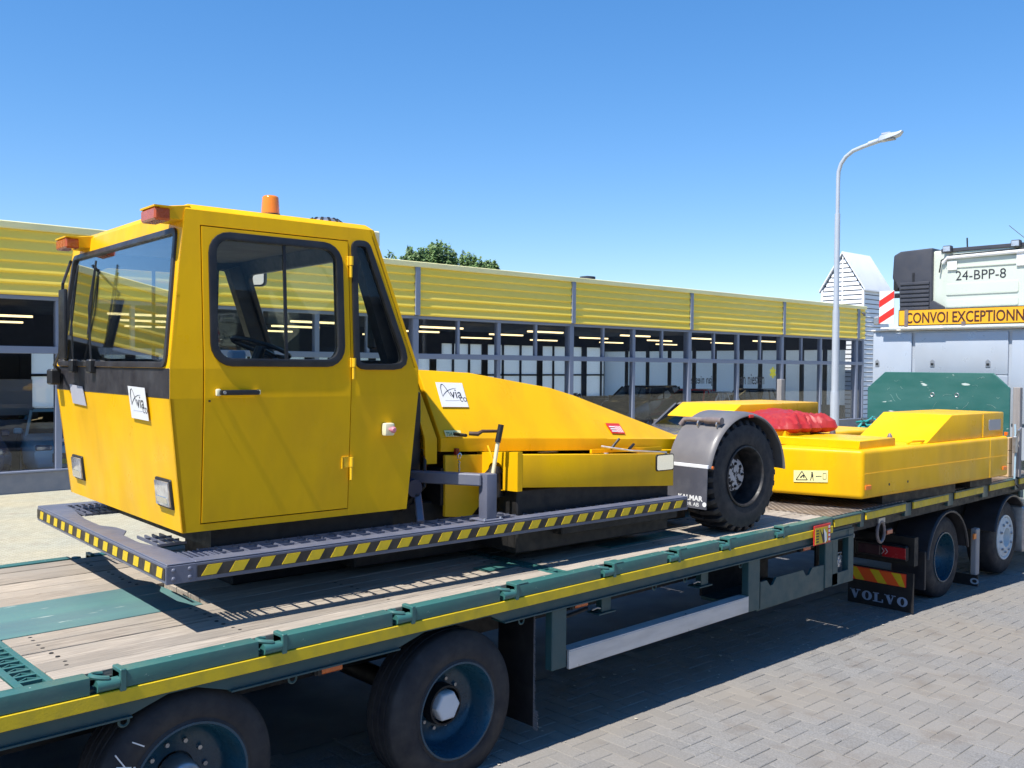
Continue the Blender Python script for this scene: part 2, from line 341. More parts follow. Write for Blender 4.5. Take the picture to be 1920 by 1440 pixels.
def rrect(x0, x1, z0, z1, r, n=5):
    p = []
    for cx, cz, a in ((x1-r, z1-r, 0), (x0+r, z1-r, 90), (x0+r, z0+r, 180), (x1-r, z0+r, 270)):
        for k in range(n+1):
            t = R(a+90*k/n); p.append((cx+r*math.cos(t), cz+r*math.sin(t)))
    return p
def rpoly(pts, r, n=4):
    """rounded polygon"""
    out = []; L = len(pts); rs = r if isinstance(r, (list, tuple)) else [r]*L
    for i in range(L):
        p = Vector(pts[i]); a = (Vector(pts[i-1])-p).normalized(); b = (Vector(pts[(i+1) % L])-p).normalized()
        ang = a.angle(b); t = rs[i]/math.tan(ang/2); s = p+a*t; e = p+b*t
        for k in range(n+1):
            u = k/n; q = s*(1-u)**2+p*(2*u*(1-u))+e*u*u; out.append((q.x, q.y))
    return out
def offs(loop, d):
    """offset a loop outwards by d (counter-clockwise or clockwise)"""
    L = len(loop); ar = sum(loop[i][0]*loop[(i+1) % L][1]-loop[(i+1) % L][0]*loop[i][1] for i in range(L)); sg = 1 if ar > 0 else -1; out = []
    for i in range(L):
        a = Vector(loop[i-1]); b = Vector(loop[(i+1) % L]); t = (b-a).normalized(); out.append((loop[i][0]+t.y*d*sg, loop[i][1]-t.x*d*sg))
    return out
def text(body, name, size, org, xd, yd, mt, parent, xs=1.0, ext=.0008, mirror=False, align='LEFT', bold=0):
    cu_ = bpy.data.curves.new('txt', 'FONT'); cu_.body = body; cu_.size = size; cu_.extrude = ext; cu_.align_x = align; cu_.resolution_u = 3; cu_.offset = bold
    o = bpy.data.objects.new('txt', cu_); COL.objects.link(o); dg = bpy.context.evaluated_depsgraph_get(); dg.update()
    me = bpy.data.meshes.new_from_object(o.evaluated_get(dg)); bpy.data.objects.remove(o)
    xd = Vector(xd).normalized(); yd = Vector(yd).normalized(); zd = xd.cross(yd)
    M = Matrix((xd*xs*(-1 if mirror else 1), yd, zd)).transposed().to_4x4(); me.transform(M); me.materials.clear(); me.materials.append(mt); me.name = name
    return link(name, me, parent, org)

# ------------------------------------------------------------------ ground
def g(x, y=0):
    wy = 1 if y < 9 else (0 if y > 16 else (16-y)/7)
    return -.021*max(-12, min(x, 17))*wy
def ground_sheet(name, mat, xs, ys, dz):
    vs = [(x, y, g(x, y)+dz) for y in ys for x in xs]; nx = len(xs)
    fs = [(j*nx+i, j*nx+i+1, (j+1)*nx+i+1, (j+1)*nx+i) for j in range(len(ys)-1) for i in range(nx-1)]
    b = MB(); b.add(vs, fs); return b.build(name, mat, origin=(0, 0, 0))
struct(ground_sheet('ground', PAVF, [-900, -60, -12, 0, 4, 8, 12, 17, 60, 900], [-900, -40, 0, 4.3, 9, 11, 12.5, 14.5, 16, 60, 900], -.03))
pav = ground_sheet('pavement', SAND, [-3, 0, 3, 6, 9, 12, 17], [-2.6, 0, 2, 5.5], -.006); struct(pav)
road = ground_sheet('road', ASPH, [-12, 0, 4, 8, 12, 17, 40], [5.42, 6, 8.2], -.001); struct(road)
# herringbone pavers
BW = .13
cells = []
for i in range(-30, 140):
    for j in range(-24, 44):
        d = (i-j) % 4
        x, y = i*BW, j*BW+.0
        if d == 0: cx, cy, rot = x+BW, y+BW/2, 0
        elif d == 3: cx, cy, rot = x+BW/2, y+BW, 1
        else: continue
        if cy > 5.35 or cx < -1 or cx > 16.5: continue
        # keep only what lies in (or just outside) the view
        v = Vector((cx, cy, 0))-Vector((0, 0, 2.5)); z = v.dot(f0)
        if z < .5: continue
        px = 960+1750*v.dot(cr)/z; py = 720-1750*v.dot(cu)/z
        if px < -500 or px > 2600 or py > 2100 or py < 900: continue
        vis = 0 <= px <= 1920 and py <= 1450 and cy < 4.5
        cells.append((0 if vis else 1, z, cx, cy, rot))
cells.sort()
def paver_mesh(l, wd):
    b = MB().box(-l/2, l/2, -wd/2, wd/2, -.03, 0); return b
pm0 = None; rnd = random.Random(3); rest = MB()
for n, (nv, z, cx, cy, rot) in enumerate(cells):
    dz = rnd.uniform(-.0025, .0025); zz = g(cx, cy)+dz
    if n < 298:
        if pm0 is None:
            pm0 = paver_mesh(BW*2-.007, BW-.007).build('paver', PAV, pav, origin=(0, 0, 0), bevel=.004); c = pm0
        else: c = dup(pm0, None, pav)
        c.location = (cx, cy, zz); c.rotation_euler = (rnd.uniform(-.006, .006), .021+rnd.uniform(-.006, .006), R(90) if rot else 0)
        if rot: c.rotation_euler = (0, 0, R(90)+rnd.uniform(-.01, .01))
    else:
        hx, hy = ((BW*2-.007)/2, (BW-.007)/2) if not rot else ((BW-.007)/2, (BW*2-.007)/2)
        t = []; ti = (rnd.uniform(-.0015, .0015), rnd.uniform(-.0015, .0015))
        for (k, l, q) in ((-1, 0, 0), (1, 0, 0)):
            pass
        lo = [(cx+a*hx, cy+b_*hy, zz-.02-.021*a*hx) for a, b_ in ((-1, -1), (1, -1), (1, 1), (-1, 1))]
        mid = [(cx+a*hx, cy+b_*hy, zz-.004-.021*a*hx+ti[0]*a+ti[1]*b_) for a, b_ in ((-1, -1), (1, -1), (1, 1), (-1, 1))]
        hi = [(cx+a*(hx-.004), cy+b_*(hy-.004), zz-.021*a*hx+ti[0]*a+ti[1]*b_) for a, b_ in ((-1, -1), (1, -1), (1, 1), (-1, 1))]
        rest.add(lo+mid+hi, [(0, 1, 5, 4), (1, 2, 6, 5), (2, 3, 7, 6), (3, 0, 4, 7), (4, 5, 9, 8), (5, 6, 10, 9), (6, 7, 11, 10), (7, 4, 8, 11), (8, 9, 10, 11)])
rs = rest.build('farther_pavers', PAV, pav, origin=(0, 0, 0)); rs['kind'] = 'stuff'

# ------------------------------------------------------------------ showroom building (frame turned by -1.54 degrees)
BR = R(-1.54)
bld = thing('showroom_building', 'long low glazed showroom with ribbed yellow fascia and blue-grey mullions behind the trailer', 'building', (0, 0, 0), BR, ao=(0, 0, 0))
def Bw(x, y, z): return (x*math.cos(BR)-y*math.sin(BR), x*math.sin(BR)+y*math.cos(BR), z)
X0, X1 = -25.95, 37.9; YF = 19.6; BD = 14
bays = [8.55+5.75*k for k in range(-6, 6)]
MB().box(X0, X1, YF-.02, YF+.2, -.45, .36).build('plinth', CONC, bld, bevel=.01)
MB().box(X0, X1, YF-.06, YF+.22, .362, .40).build('sill', GSTL, bld, bevel=.006)
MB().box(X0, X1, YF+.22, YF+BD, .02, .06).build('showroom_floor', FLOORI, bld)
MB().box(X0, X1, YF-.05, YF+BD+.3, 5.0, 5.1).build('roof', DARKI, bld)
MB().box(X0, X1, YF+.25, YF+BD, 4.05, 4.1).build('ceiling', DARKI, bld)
MB().box(X0-.2, X0, YF, YF+BD, -.4, 5.0).build('end_wall', CONC, bld)
MB().box(X0, X1, YF-.035, YF+.12, 2.66, 2.80).build('transom', GSTL, bld, bevel=.006)
MB().box(X0, X1, YF-.03, YF+.2, 3.70, 3.775).build('head_rail', GSTL, bld, bevel=.005)
MB().box(X0-.1, X1+.05, YF-.13, YF+.3, 5.02, 5.16).build('roof_trim', CAPM, bld, bevel=.015)
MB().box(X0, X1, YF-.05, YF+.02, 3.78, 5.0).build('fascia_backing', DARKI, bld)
def rib_prof():
    p = []; z = 3.775; n = 6; pt = (5.02-3.775)/n
    for k in range(n):
        zb = z+k*pt
        p += [(YF-.055, zb), (YF-.098, zb+.03), (YF-.095, zb+.055), (YF-.062, zb+pt*.93)]
    p.append((YF-.055, 5.02)); return p
def cladding(x0, x1):
    p = rib_prof(); b = MB(); n = len(p)
    vs = [(x0, y, z) for y, z in p]+[(x1, y, z) for y, z in p]
    b.add(vs, [(i, i+1, n+i+1, n+i) for i in range(n-1)])
    for x in (x0, x1): b.add([(x, y, z) for y, z in p]+[(x, YF-.05, 5.02), (x, YF-.05, 3.775)], [tuple(range(n+2))])
    return b
cl0 = None; jo0 = None; mu0 = None; mh0 = None; mq0 = None; pu0 = None; pl0 = None
for k, x in enumerate(bays):
    xe = min(x+5.75, X1); xs_ = x
    if xe-xs_ < 5:
        cladding(xs_+.1, xe).build('cladding_panel', CLAD, bld, smooth=15)
        MB().box(xs_-.1, xs_+.1, YF-.11, YF-.04, 3.78, 5.02).build('joint_strip', GSTL, bld)
        MB().box(xs_-.09, xs_+.09, YF-.04, YF+.18, .40, 3.70).build('mullion', GSTL, bld, bevel=.006)
        MB().box(xe-.12, xe, YF-.04, YF+.18, .40, 3.70).build('mullion', GSTL, bld, bevel=.006)
        MB().box(xs_+.09, xe-.12, YF+.02, YF+.035, .40, 2.66).build('window_pane', SGLS, bld); MB().box(xs_+.09, xe-.12, YF+.02, YF+.035, 2.8, 3.7).build('window_pane', SGLS, bld)
        continue
    if cl0 is None:
        cl0 = cladding(x+.075, x+5.675).build('cladding_panel', CLAD, bld, origin=(x, 0, 0), smooth=15)
        jo0 = MB().box(x-.075, x+.075, YF-.125, YF-.052, 3.78, 5.02).build('joint_strip', GSTL, bld, origin=(x, 0, 0), bevel=.005)
        mu0 = MB().box(x-.085, x+.085, YF-.045, YF+.18, .40, 3.70).build('mullion', GSTL, bld, origin=(x, 0, 0), bevel=.006)
        mh0 = MB().box(x+2.875-.06, x+2.875+.06, YF-.02, YF+.13, .40, 3.70).build('mullion', GSTL, bld, origin=(x, 0, 0), bevel=.006)
        q = 1.4375; mq0 = MB().box(x+q-.04, x+q+.04, YF-.01, YF+.10, 2.80, 3.70).build('mullion', GSTL, bld, origin=(x, 0, 0), bevel=.004)
        pu0 = MB().box(x+.085, x+q-.04, YF+.03, YF+.045, 2.80, 3.70).build('window_pane', SGLS, bld, origin=(x, 0, 0))
        pl0 = MB().box(x+.085, x+2.815, YF+.03, YF+.045, .40, 2.66).build('window_pane', SGLS, bld, origin=(x, 0, 0))
        first = True
    else: first = False
    def put(o, dx=0):
        if first and dx == 0: return o
        c = dup(o, (x+dx, 0, 0), bld); return c
    put(cl0); put(jo0); put(mu0); put(mh0); put(mq0); put(mq0, 2.875)
    for i in range(4):
        c = put(pu0, i*1.4375); c.rotation_euler.z = rnd.uniform(-.001, .001)*0
    for i in range(2): put(pl0, i*2.86)
# extra low transom of the first visible bays
MB().box(2.8+2.93, 2.8+5.65, YF-.01, YF+.06, .93, .99).build('low_transom', GSTL, bld, bevel=.004)
# far glazed wall of the showroom with its dark posts
fw = MB(); yb = YF+BD
for x0_, x1_, z1_ in ((X0, 8.6, 4.05), (36.9, X1, 4.05)): fw.box(x0_, x1_, yb, yb+.15, 0, z1_)
fw.box(8.6, 36.9, yb, yb+.15, 0, .95); fw.box(8.6, 26, yb, yb+.15, 2.95, 4.05); fw.box(26, 36.9, yb, yb+.15, 3.5, 4.05)
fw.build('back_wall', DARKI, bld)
bp_ = MB(); x = 8.7; kk = 0
while x < 36.9:
    big = kk % 3 == 0
    bp_.box(x-(.17 if big else .045), x+(.17 if big else .045), yb-.05, yb+.1, .9, 2.97 if x < 26 else 3.5); kk += 1; x += rnd.choice((.95, 1.15, 1.3))
bp_.box(8.6, 36.9, yb-.03, yb+.06, 2.02, 2.10)
for y in (YF+1.2, YF+2.3, YF+3.2, YF+4.4, YF+5.4, YF+6.9, YF+8.1, YF+9.6, YF+11, YF+12.4): bp_.box(36.84, 36.92, y-.09, y+.09, .9, 3.4)
bp_.build('back_window_frame', DARKI, bld)
MB().box(36.9, 37.0, YF+.3, yb, 0, .95).build('end_wall', DARKI, bld); MB().box(36.9, 37.0, YF+.3, yb, 3.3, 4.05).build('end_wall', DARKI, bld)
FROST = bpy.data.materials.new('frosted_glass'); FROST.use_nodes = True; nt = FROST.node_tree; nt.nodes.clear()
o_ = N(nt, 'ShaderNodeOutputMaterial'); m1 = N(nt, 'ShaderNodeMixShader'); t1 = N(nt, 'ShaderNodeBsdfTranslucent'); d1 = N(nt, 'ShaderNodeBsdfDiffuse'); t1.inputs[0].default_value = (.92, .96, .97, 1); d1.inputs[0].default_value = (.8, .8, .8, 1); m1.inputs[0].default_value = .12
nt.links.new(t1.outputs[0], m1.inputs[1]); nt.links.new(d1.outputs[0], m1.inputs[2]); nt.links.new(m1.outputs[0], o_.inputs[0])
MB().box(8.6, 36.9, yb+.02, yb+.024, .9, 2.97).build('frosted_glazing', FROST, bld); MB().box(26, 36.9, yb+.02, yb+.024, 2.975, 3.5).build('frosted_glazing', FROST, bld)
MB().box(36.94, 36.944, YF+.3, yb, .95, 3.3).build('frosted_glazing', FROST, bld)
# building across the road, seen only as a reflection
op = thing('opposite_building', 'long dark blue building across the road, mirrored in the showroom glass', 'building', (10, -27, 0), 0)
MB().box(-40, 260, -38, -27, -.3, 9).build('wall', pm('dark_blue_facade', (.09, .11, .16), .5), op); MB().box(-40, 260, -27.4, -26.9, 9.0, 9.3).build('roof_edge', GSTL, op)
for k in range(20): MB().box(-28+k*8, -22+k*8, -27.02, -26.95, .9, 2.8).build('window', pm('dark_window', (.03, .04, .05), .1), op)
# strip lamps under the ceiling
ls = None
for r_, yy in enumerate((21.2, 24.2, 28.0)):
    for k in range(-2, 10):
        xx = k*4.1+1.3*r_+rnd.uniform(-.3, .3)
        if xx > 36: continue
        if ls is None: ls = MB().box(-.75, .75, -.05, .05, 0, .05).build('strip_lamp', STRIP, bld, origin=(0, 0, 0)); c = ls
        else: c = dup(ls, None, bld)
        c.location = (xx, yy, 3.55-.0*r_)
# counters and shelves in the dim showroom
it = MB()
for i in range(16):
    xx = rnd.uniform(2, 34); yy = rnd.uniform(27, 32.5); it.box(xx, xx+rnd.uniform(.4, 2), yy, yy+.6, .05, rnd.uniform(.8, 1.15))
it.build('showroom_counters', [pm('showroom_furniture', (.10, .10, .11), .5, objvar=.2)], bld)
ma = MB(); ma.tube([(4.6, 22.9, .05), (4.6, 22.9, 1.9)], .07, 8); ma.lathe([(.001, .1), (.3, .1), (.3, -.1), (.001, -.1)], (4.6, 22.9, 2.0), (0, -1, 0), 8); ma.box(5.2, 6.1, 23, 23.6, 1.3, 2.1); ma.box(5.3, 6.0, 23, 23.6, .05, 1.2)
ma.build('workshop_balancer', pm('pale_machine', (.22, .22, .23), .5), bld)
# window lettering on the glass and its reflection, put in as mirrored letters inside
text('jan niesten', 'lettering', .58, (28.78, YF+.015, 1.90), (1, 0, 0), (0, 0, 1), INK, bld, xs=.66, bold=.006)
text('jan niesten', 'lettering', .46, (31.3, 22.6, 1.86), (1, 0, 0), (0, 0, 1), INK, bld, xs=.80, mirror=True, bold=.005)
st = MB(); cx_, cz_ = 30.98, 2.33
for k in range(3):
    a = R(60*k+30); dx, dz = .21*math.cos(a), .21*math.sin(a); st.bar((cx_-dx, YF+.012-.002*k, cz_-dz), (cx_+dx, YF+.012-.002*k, cz_+dz), .004, .12, 0, up=(-dz, 0, dx))
st.build('star_logo', pm('yellow_print', (.8, .7, .03), .5), bld)
# roof vent, gutter spout
v = MB(); v.tube([(25.4, 24, 5.1), (25.4, 24, 5.72)], .13, 12); v.lathe([(.001, .0), (.3, .0), (.3, .12), (.001, .16)], (25.4, 24, 5.72), (0, 0, 1), 12); v.build('roof_vent', DKP, bld)
v = MB(); v.tube([(37.55, YF-.12, 4.86), (37.55, YF-.2, 4.84), (37.55, YF-.22, 4.74)], .05, 8); v.build('overflow_spout', DKP, bld)

# ------------------------------------------------------------------ white gabled tower beyond the showroom
tw = thing('white_gabled_tower', 'white clapboard tower with a steep gable rising behind the right end of the showroom', 'tower', (0, 0, 0), BR, ao=(0, 0, 0))
ty0, ty1, tx0, tx1, ez, rz_ = 20.45, 22.45, 39.5, 41.9, 6.1, 7.72; tm = (ty0+ty1)/2
cb = MB(); cb.prism([(tx0+.03, ty0+.03, -.2), (tx0+.03, ty1-.03, -.2), (tx0+.03, ty1-.03, ez), (tx0+.03, tm, rz_-.1), (tx0+.03, ty0+.03, ez)], (tx1-tx0-.06, 0, 0)); cb.build('core_wall', DARKI, tw)
z = -.1
while z < rz_-.2:
    h = .17
    y0, y1 = ty0, ty1
    if z+h > ez: t = (z+h-ez)/(rz_-ez); y0 = ty0+(tm-ty0)*t; y1 = ty1-(ty1-tm)*t
    b = MB(); b.hexa([(tx0-.035, y0, z), (tx0+.02, y0, z), (tx0+.02, y1, z), (tx0-.035, y1, z), (tx0+.0, y0, z+h), (tx0+.02, y0, z+h), (tx0+.02, y1, z+h), (tx0+.0, y1, z+h)])
    b.build('siding_board', SIDW, tw)
    if z < ez-.1:
        b = MB(); b.hexa([(tx0, ty0-.035, z), (tx1, ty0-.035, z), (tx1, ty0+.02, z), (tx0, ty0+.02, z), (tx0, ty0-.0, z+h), (tx1, ty0-.0, z+h), (tx1, ty0+.02, z+h), (tx0, ty0+.02, z+h)]); b.build('siding_board', SIDW, tw)
    z += .205
for sgn in (-1, 1):
    ye = ty0-.12 if sgn < 0 else ty1+.12
    MB().hexa([(tx0-.12, tm, rz_), (tx1+.1, tm, rz_), (tx1+.1, ye, ez-.12), (tx0-.12, ye, ez-.12), (tx0-.12, tm, rz_+.09), (tx1+.1, tm, rz_+.09), (tx1+.1, ye, ez-.03), (tx0-.12, ye, ez-.03)]).build('roof_slope', SIDW, tw)
MB().box(tx0-.05, tx0+.03, tm-.03, tm+.03, 4.6, rz_-.15).build('corner_trim', SIDW, tw)
for yy in (ty0, ty1): MB().box(tx0-.06, tx0+.04, yy-.05, yy+.05, -.1, ez).build('corner_trim', SIDW, tw)

# ------------------------------------------------------------------ poplars behind the roof
def poplar(x, y, h, rad, seed, label, tufts):
    rn = random.Random(seed); p = Bw(x, y, 0); t = thing('poplar_tree', label, 'tree', p, 0, 'poplars behind the showroom roof', ao=(0, 0, 0))
    b = MB(); b.tube([(0, 0, 0), (.1, 0, h*.4), (0, .1, h*.85)], [.25, .17, .05], 8)
    for k in range(7):
        a = rn.uniform(0, 6.28); z0 = h*rn.uniform(.3, .7); b.tube([(0, 0, z0), (math.cos(a)*rad*.5, math.sin(a)*rad*.5, z0+h*.15)], [.06, .02], 5)
    b.build('trunk', BARK, t, origin=(0, 0, 0)); b = MB()
    tf = []
    for k in range(tufts):
        a = rn.uniform(0, 6.28); r = rad*math.sqrt(rn.random()); top = h*(1-.10*(r/rad)**3)-rn.uniform(0, .05)*h
        tf.append((r*math.cos(a), r*math.sin(a), top, rn.uniform(.22, .40)))
    for (tx, ty, tz, tr) in tf:
        ln = h*.26
        for i in range(110):
            u = rn.random()**.9; rr = tr*(.18+.9*u**.6)*math.sqrt(rn.random()); a = rn.uniform(0, 6.28)
            c = Vector((tx+rr*math.cos(a), ty+rr*math.sin(a), tz-ln*u)); s_ = rn.uniform(.08, .17)
            d1 = Vector((rn.uniform(-1, 1), rn.uniform(-1, 1), rn.uniform(-1, 1))).normalized(); d2 = d1.orthogonal().normalized()
            b.add([c-d1*s_, c+d2*s_*.6, c+d1*s_*1.3, c-d2*s_*.6], [(0, 1, 2, 3)])
    b.build('crown', LEAF, t, origin=(0, 0, 0))
for i, (x, y, h, rad, nt_, lb) in enumerate(((41.3, 60, 11.3, .8, 22, 'small wispy poplar top just right of the tug cab, lowest of the row'), (43.7, 60, 11.95, 1.5, 80, 'second poplar from the cab with a low rounded top'), (46.4, 60.5, 12.75, 1.6, 95, 'tallest poplar in the middle of the row behind the roof'), (49.0, 60, 12.05, 1.5, 80, 'poplar just right of the tallest one above the roof edge'), (51.2, 60, 11.7, 1.2, 55, 'rightmost poplar tapering down to the roof edge'))):
    poplar(x, y, h, rad, 10+i, lb, nt_)

# ------------------------------------------------------------------ lamp post
lp = thing('street_lamp', 'tall pale grey street lamp with a curved arm and flat lantern against the sky', 'street lamp', (21.05, 10.87, 0), 0)
def lpb(b, n, m_=POLE, **k): return b.build(n, m_, lp, **k)
lpb(MB().tube([(21.05, 10.87, g(21, 10.87)-.1), (21.05, 10.87, 1.94)], .105, 20), 'base_section'); lpb(MB().tube([(21.05, 10.87, 1.94), (21.05, 10.87, 3.9)], [.085, .08], 20), 'pole')
lpb(MB().tube([(21.05, 10.87, 3.9), (21.05, 10.87, 6.2)], [.066, .063], 20), 'pole')
pts = [(21.05, 10.87, 6.2), (21.05, 10.87, 6.98), (21.05, 10.86, 7.2), (21.05, 10.80, 7.38), (21.05, 10.68, 7.53), (21.05, 10.5, 7.64), (21.05, 10.25, 7.70), (21.05, 9.90, 7.77)]
lpb(MB().tube(pts, [.047]*8, 16), 'curved_arm'); lpb(MB().tube([(21.05, 10.12, 7.735), (21.05, 9.84, 7.785)], .058, 16), 'socket')
b = MB(); sec = []
for (y, wd, zb, zt) in ((9.88, .07, 7.74, 7.83), (9.80, .11, 7.74, 7.875), (9.6, .13, 7.77, 7.89), (9.42, .11, 7.81, 7.89), (9.33, .06, 7.88, 7.92)):
    sec.append([(21.05-wd, y, zb), (21.05+wd, y, zb), (21.05+wd*.8, y, zt), (21.05-wd*.8, y, zt)])
vs = [p for s_ in sec for p in s_]; fs = [(0, 1, 2, 3), tuple(reversed([16, 17, 18, 19]))]
for i in range(4):
    for k in range(4): fs.append((i*4+k, i*4+(k+1) % 4, i*4+4+(k+1) % 4, i*4+4+k))
b.add(vs, fs); b.build('lantern', POLE, lp, bevel=.01)
MB().box(20.96, 21.14, 9.52, 9.74, 7.745, 7.775).build('lens', pm('lamp_lens_off', (.35, .32, .28), .3), lp)
fin = MB()
for i in range(5): fin.box(20.95+i*.045, 20.96+i*.045, 9.58, 9.78, 7.88, 7.915)
fin.build('cooling_fins', POLE, lp)
# wooden post by the showroom
b = MB().box(24.3, 24.5, 14.2, 14.35, -.3, 2.18); tag(b.build('wooden_post', OLDW, bevel=.01), 'short weathered wooden post standing left of the street lamp', 'post')

# ------------------------------------------------------------------ cars
def car(name, label, cat, loc, rz, col, L=4.4, Wd=1.8, H=1.46, kind='hatch', group=None):
    t = thing(name, label, cat, loc, rz, group, ao=(0, 0, 0))
    paint = pm('car_paint', col, .25, coat=.8, rvar=0)
    hb = .78 if kind != 'van' else .95
    prof = {'hatch': [(0, .35, .62), (.04, .25, .70), (.35, .2, hb-.04), (1.15, .2, hb+.10), (2.2, .2, hb+.15), (3.6, .2, hb+.18), (4.25, .25, hb+.14), (4.38, .35, hb)],
            'van': [(0, .35, .8), (.05, .25, .95), (.5, .2, 1.1), (1.0, .2, 1.2), (2.2, .2, 1.22), (3.6, .2, 1.22), (4.35, .25, 1.2), (4.4, .35, 1.1)]}
    pr = prof['van' if kind == 'van' else 'hatch']; sc_ = L/4.4; hw = Wd/2; b = MB(); rings = []
    for (x, zb, zt) in pr:
        e = .82 if x < .1 or x > 4.3 else 1
        rings.append([(x*sc_, -hw*.9*e, zb), (x*sc_, -hw*e, zb+.15), (x*sc_, -hw*e, (zb+zt)/2+.1), (x*sc_, -hw*.93*e, zt-.03), (x*sc_, -hw*.8*e, zt), (x*sc_, hw*.8*e, zt), (x*sc_, hw*.93*e, zt-.03), (x*sc_, hw*e, (zb+zt)/2+.1), (x*sc_, hw*e, zb+.15), (x*sc_, hw*.9*e, zb)])
    n = 10; b.add([p for r in rings for p in r], [(i*n+k, i*n+(k+1) % n, (i+1)*n+(k+1) % n, (i+1)*n+k) for i in range(len(rings)-1) for k in range(n)]+[tuple(range(n)), tuple(reversed([(len(rings)-1)*n+k for k in range(n)]))])
    b.build('body', paint, t, bevel=.03, seg=2, smooth=50)
    zr = H; zb = pr[3][2]-.06
    if kind == 'van': gx = (.95, 1.75, 4.2, 4.35)
    elif kind == 'estate': gx = (1.1, 1.95, 4.0, 4.35)
    else: gx = (1.1, 1.95, 3.35, 4.2)
    gx = [q*sc_ for q in gx]
    def gh(inset, ztop, zbot): 
        a = [(gx[0]+inset, -hw*.88+inset, zbot), (gx[3]-inset, -hw*.88+inset, zbot), (gx[3]-inset, hw*.88-inset, zbot), (gx[0]+inset, hw*.88-inset, zbot)]
        c = [(gx[1]+inset*.5, -hw*.7+inset, ztop), (gx[2]-inset*.5, -hw*.7+inset, ztop), (gx[2]-inset*.5, hw*.7-inset, ztop), (gx[1]+inset*.5, hw*.7-inset, ztop)]
        return a+c
    MB().hexa(gh(.0, zr-.06, zb)).build('glasshouse', CGLS, t, bevel=.03)
    r_ = gh(0, zr-.06, zb)[4:]; rb = MB().hexa([(x, y, z-.01) for x, y, z in r_]+[(x+(.08 if i in (0, 3) else -.08), y*.9, z+.06) for i, (x, y, z) in enumerate(r_)]); rb.build('roof', paint, t, bevel=.03, seg=2)
    pl = MB(); q = gh(-.004, zr-.05, zb)
    for i in range(4): pl.tube([q[i], q[i+4]], .035, 6)
    for fx in (.42, .72):
        for s_ in (-1, 1):
            xa = gx[0]+(gx[3]-gx[0])*fx; xb = gx[1]+(gx[2]-gx[1])*fx*.98; pl.tube([(xa, s_*(hw*.88+.004), zb), (xb, s_*(hw*.7+.004), zr-.06)], .028, 6)
    pl.build('pillars', paint, t)
    for (wx) in (.78*sc_, L-.85*sc_):
        for s_ in (-1, 1):
            wb = MB(); wb.lathe([(.2, .0), (.28, .01), (.32, -.03), (.32, -.19), (.2, -.2)], (wx, s_*(hw+.01), .32), (0, s_, 0), 24, 0); wh = wb.build('wheel', TYRE, t, origin=(wx, s_*hw, .32))
            MB().lathe([(.001, -.01), (.07, -.005), (.2, -.03), (.21, .005)], (wx, s_*(hw+.01), .32), (0, s_, 0), 20).build('rim', STEEL, wh)
    for s_ in (-1, 1):
        MB().box(-.02, .16*sc_, s_*hw*.62-.16, s_*hw*.62+.16, .60, .72).build('headlight', LENS, t, bevel=.03)
        MB().box(L-.1, L+.005, s_*hw*.68-.12, s_*hw*.68+.12, .74, .90).build('tail_light', REDL, t, bevel=.02)
        MB().box(gx[0]+.3, gx[0]+.48, s_*(hw+.02)-.09, s_*(hw+.02)+.09, zb+.05, zb+.18).build('wing_mirror', paint, t, bevel=.03)
    MB().box(-.03, .05, -.42, .42, .36, .55).build('grille', BLK, t, bevel=.01)
    MB().box(-.04, -.02, -.26, .26, .33, .43).build('number_plate', TAPE, t); MB().box(L+.0, L+.02, -.26, .26, .45, .55).build('number_plate', TAPE, t)
    for xx in (1.9, 2.85):
        MB().box(xx*sc_, xx*sc_+.16, -hw-.015, -hw+.01, .72, .75).build('door_handle', paint, t)
    return t
car('parked_car', 'dark grey hatchback parked outside along the showroom front, nose to the left', 'car', Bw(19.7, 16.3, -.0), BR, (.12, .12, .13), 4.5, 1.8, 1.50)
car('showroom_car', 'dark blue car behind the leftmost showroom window facing out', 'car', Bw(4.1, 20.25, .07), BR+R(84), (.03, .06, .13), 4.4, 1.85, 1.62, 'hatch')
car('showroom_car', 'light blue car behind the glass beside the dark blue one, left of the tug', 'car', Bw(6.25, 20.5, .07), BR+R(80), (.30, .58, .72), 4.5, 1.85, 1.38, 'hatch')
car('showroom_car', 'grey estate car inside the showroom above the slope of the tug hood', 'car', Bw(25.2, 24.6, .07), BR+R(180+35), (.10, .11, .13), 4.5, 1.8, 1.5, 'estate')
car('showroom_van', 'black van inside the showroom left of the red car', 'van', Bw(26.2, 23.2, .07), BR+R(15), (.012, .012, .014), 4.5, 1.85, 1.7, 'van')
car('showroom_car', 'red car inside the showroom', 'car', Bw(28.9, 22.6, .07), BR+R(20), (.62, .015, .02), 4.2, 1.75, 1.56, 'hatch')
car('showroom_car', 'black car behind the glass under the lettering', 'car', Bw(31.9, 22.2, .07), BR+R(10), (.012, .014, .016), 4.4, 1.8, 1.56, 'hatch')
car('showroom_car', 'white car inside the showroom right of the lettering', 'car', Bw(34.6, 23.6, .07), BR+R(190), (.62, .63, .64), 4.3, 1.75, 1.45, 'hatch')
car('showroom_car', 'silver car inside the showroom at its right end', 'car', Bw(32.6, 27.5, .07), BR+R(0), (.35, .37, .40), 4.3, 1.75, 1.45, 'hatch')

# ================================================================== low-deck trailer (world frame)
tr = thing('flatbed_trailer', 'long teal low-deck trailer with weathered plank deck and yellow stripe carrying the yellow tug', 'trailer', (1.0, 5.78, -.05), 0)
def TB(b, n, m_, **k): return b.build(n, m_, tr, **k)
NY, FY, DZ = 4.36, 7.22, 1.06
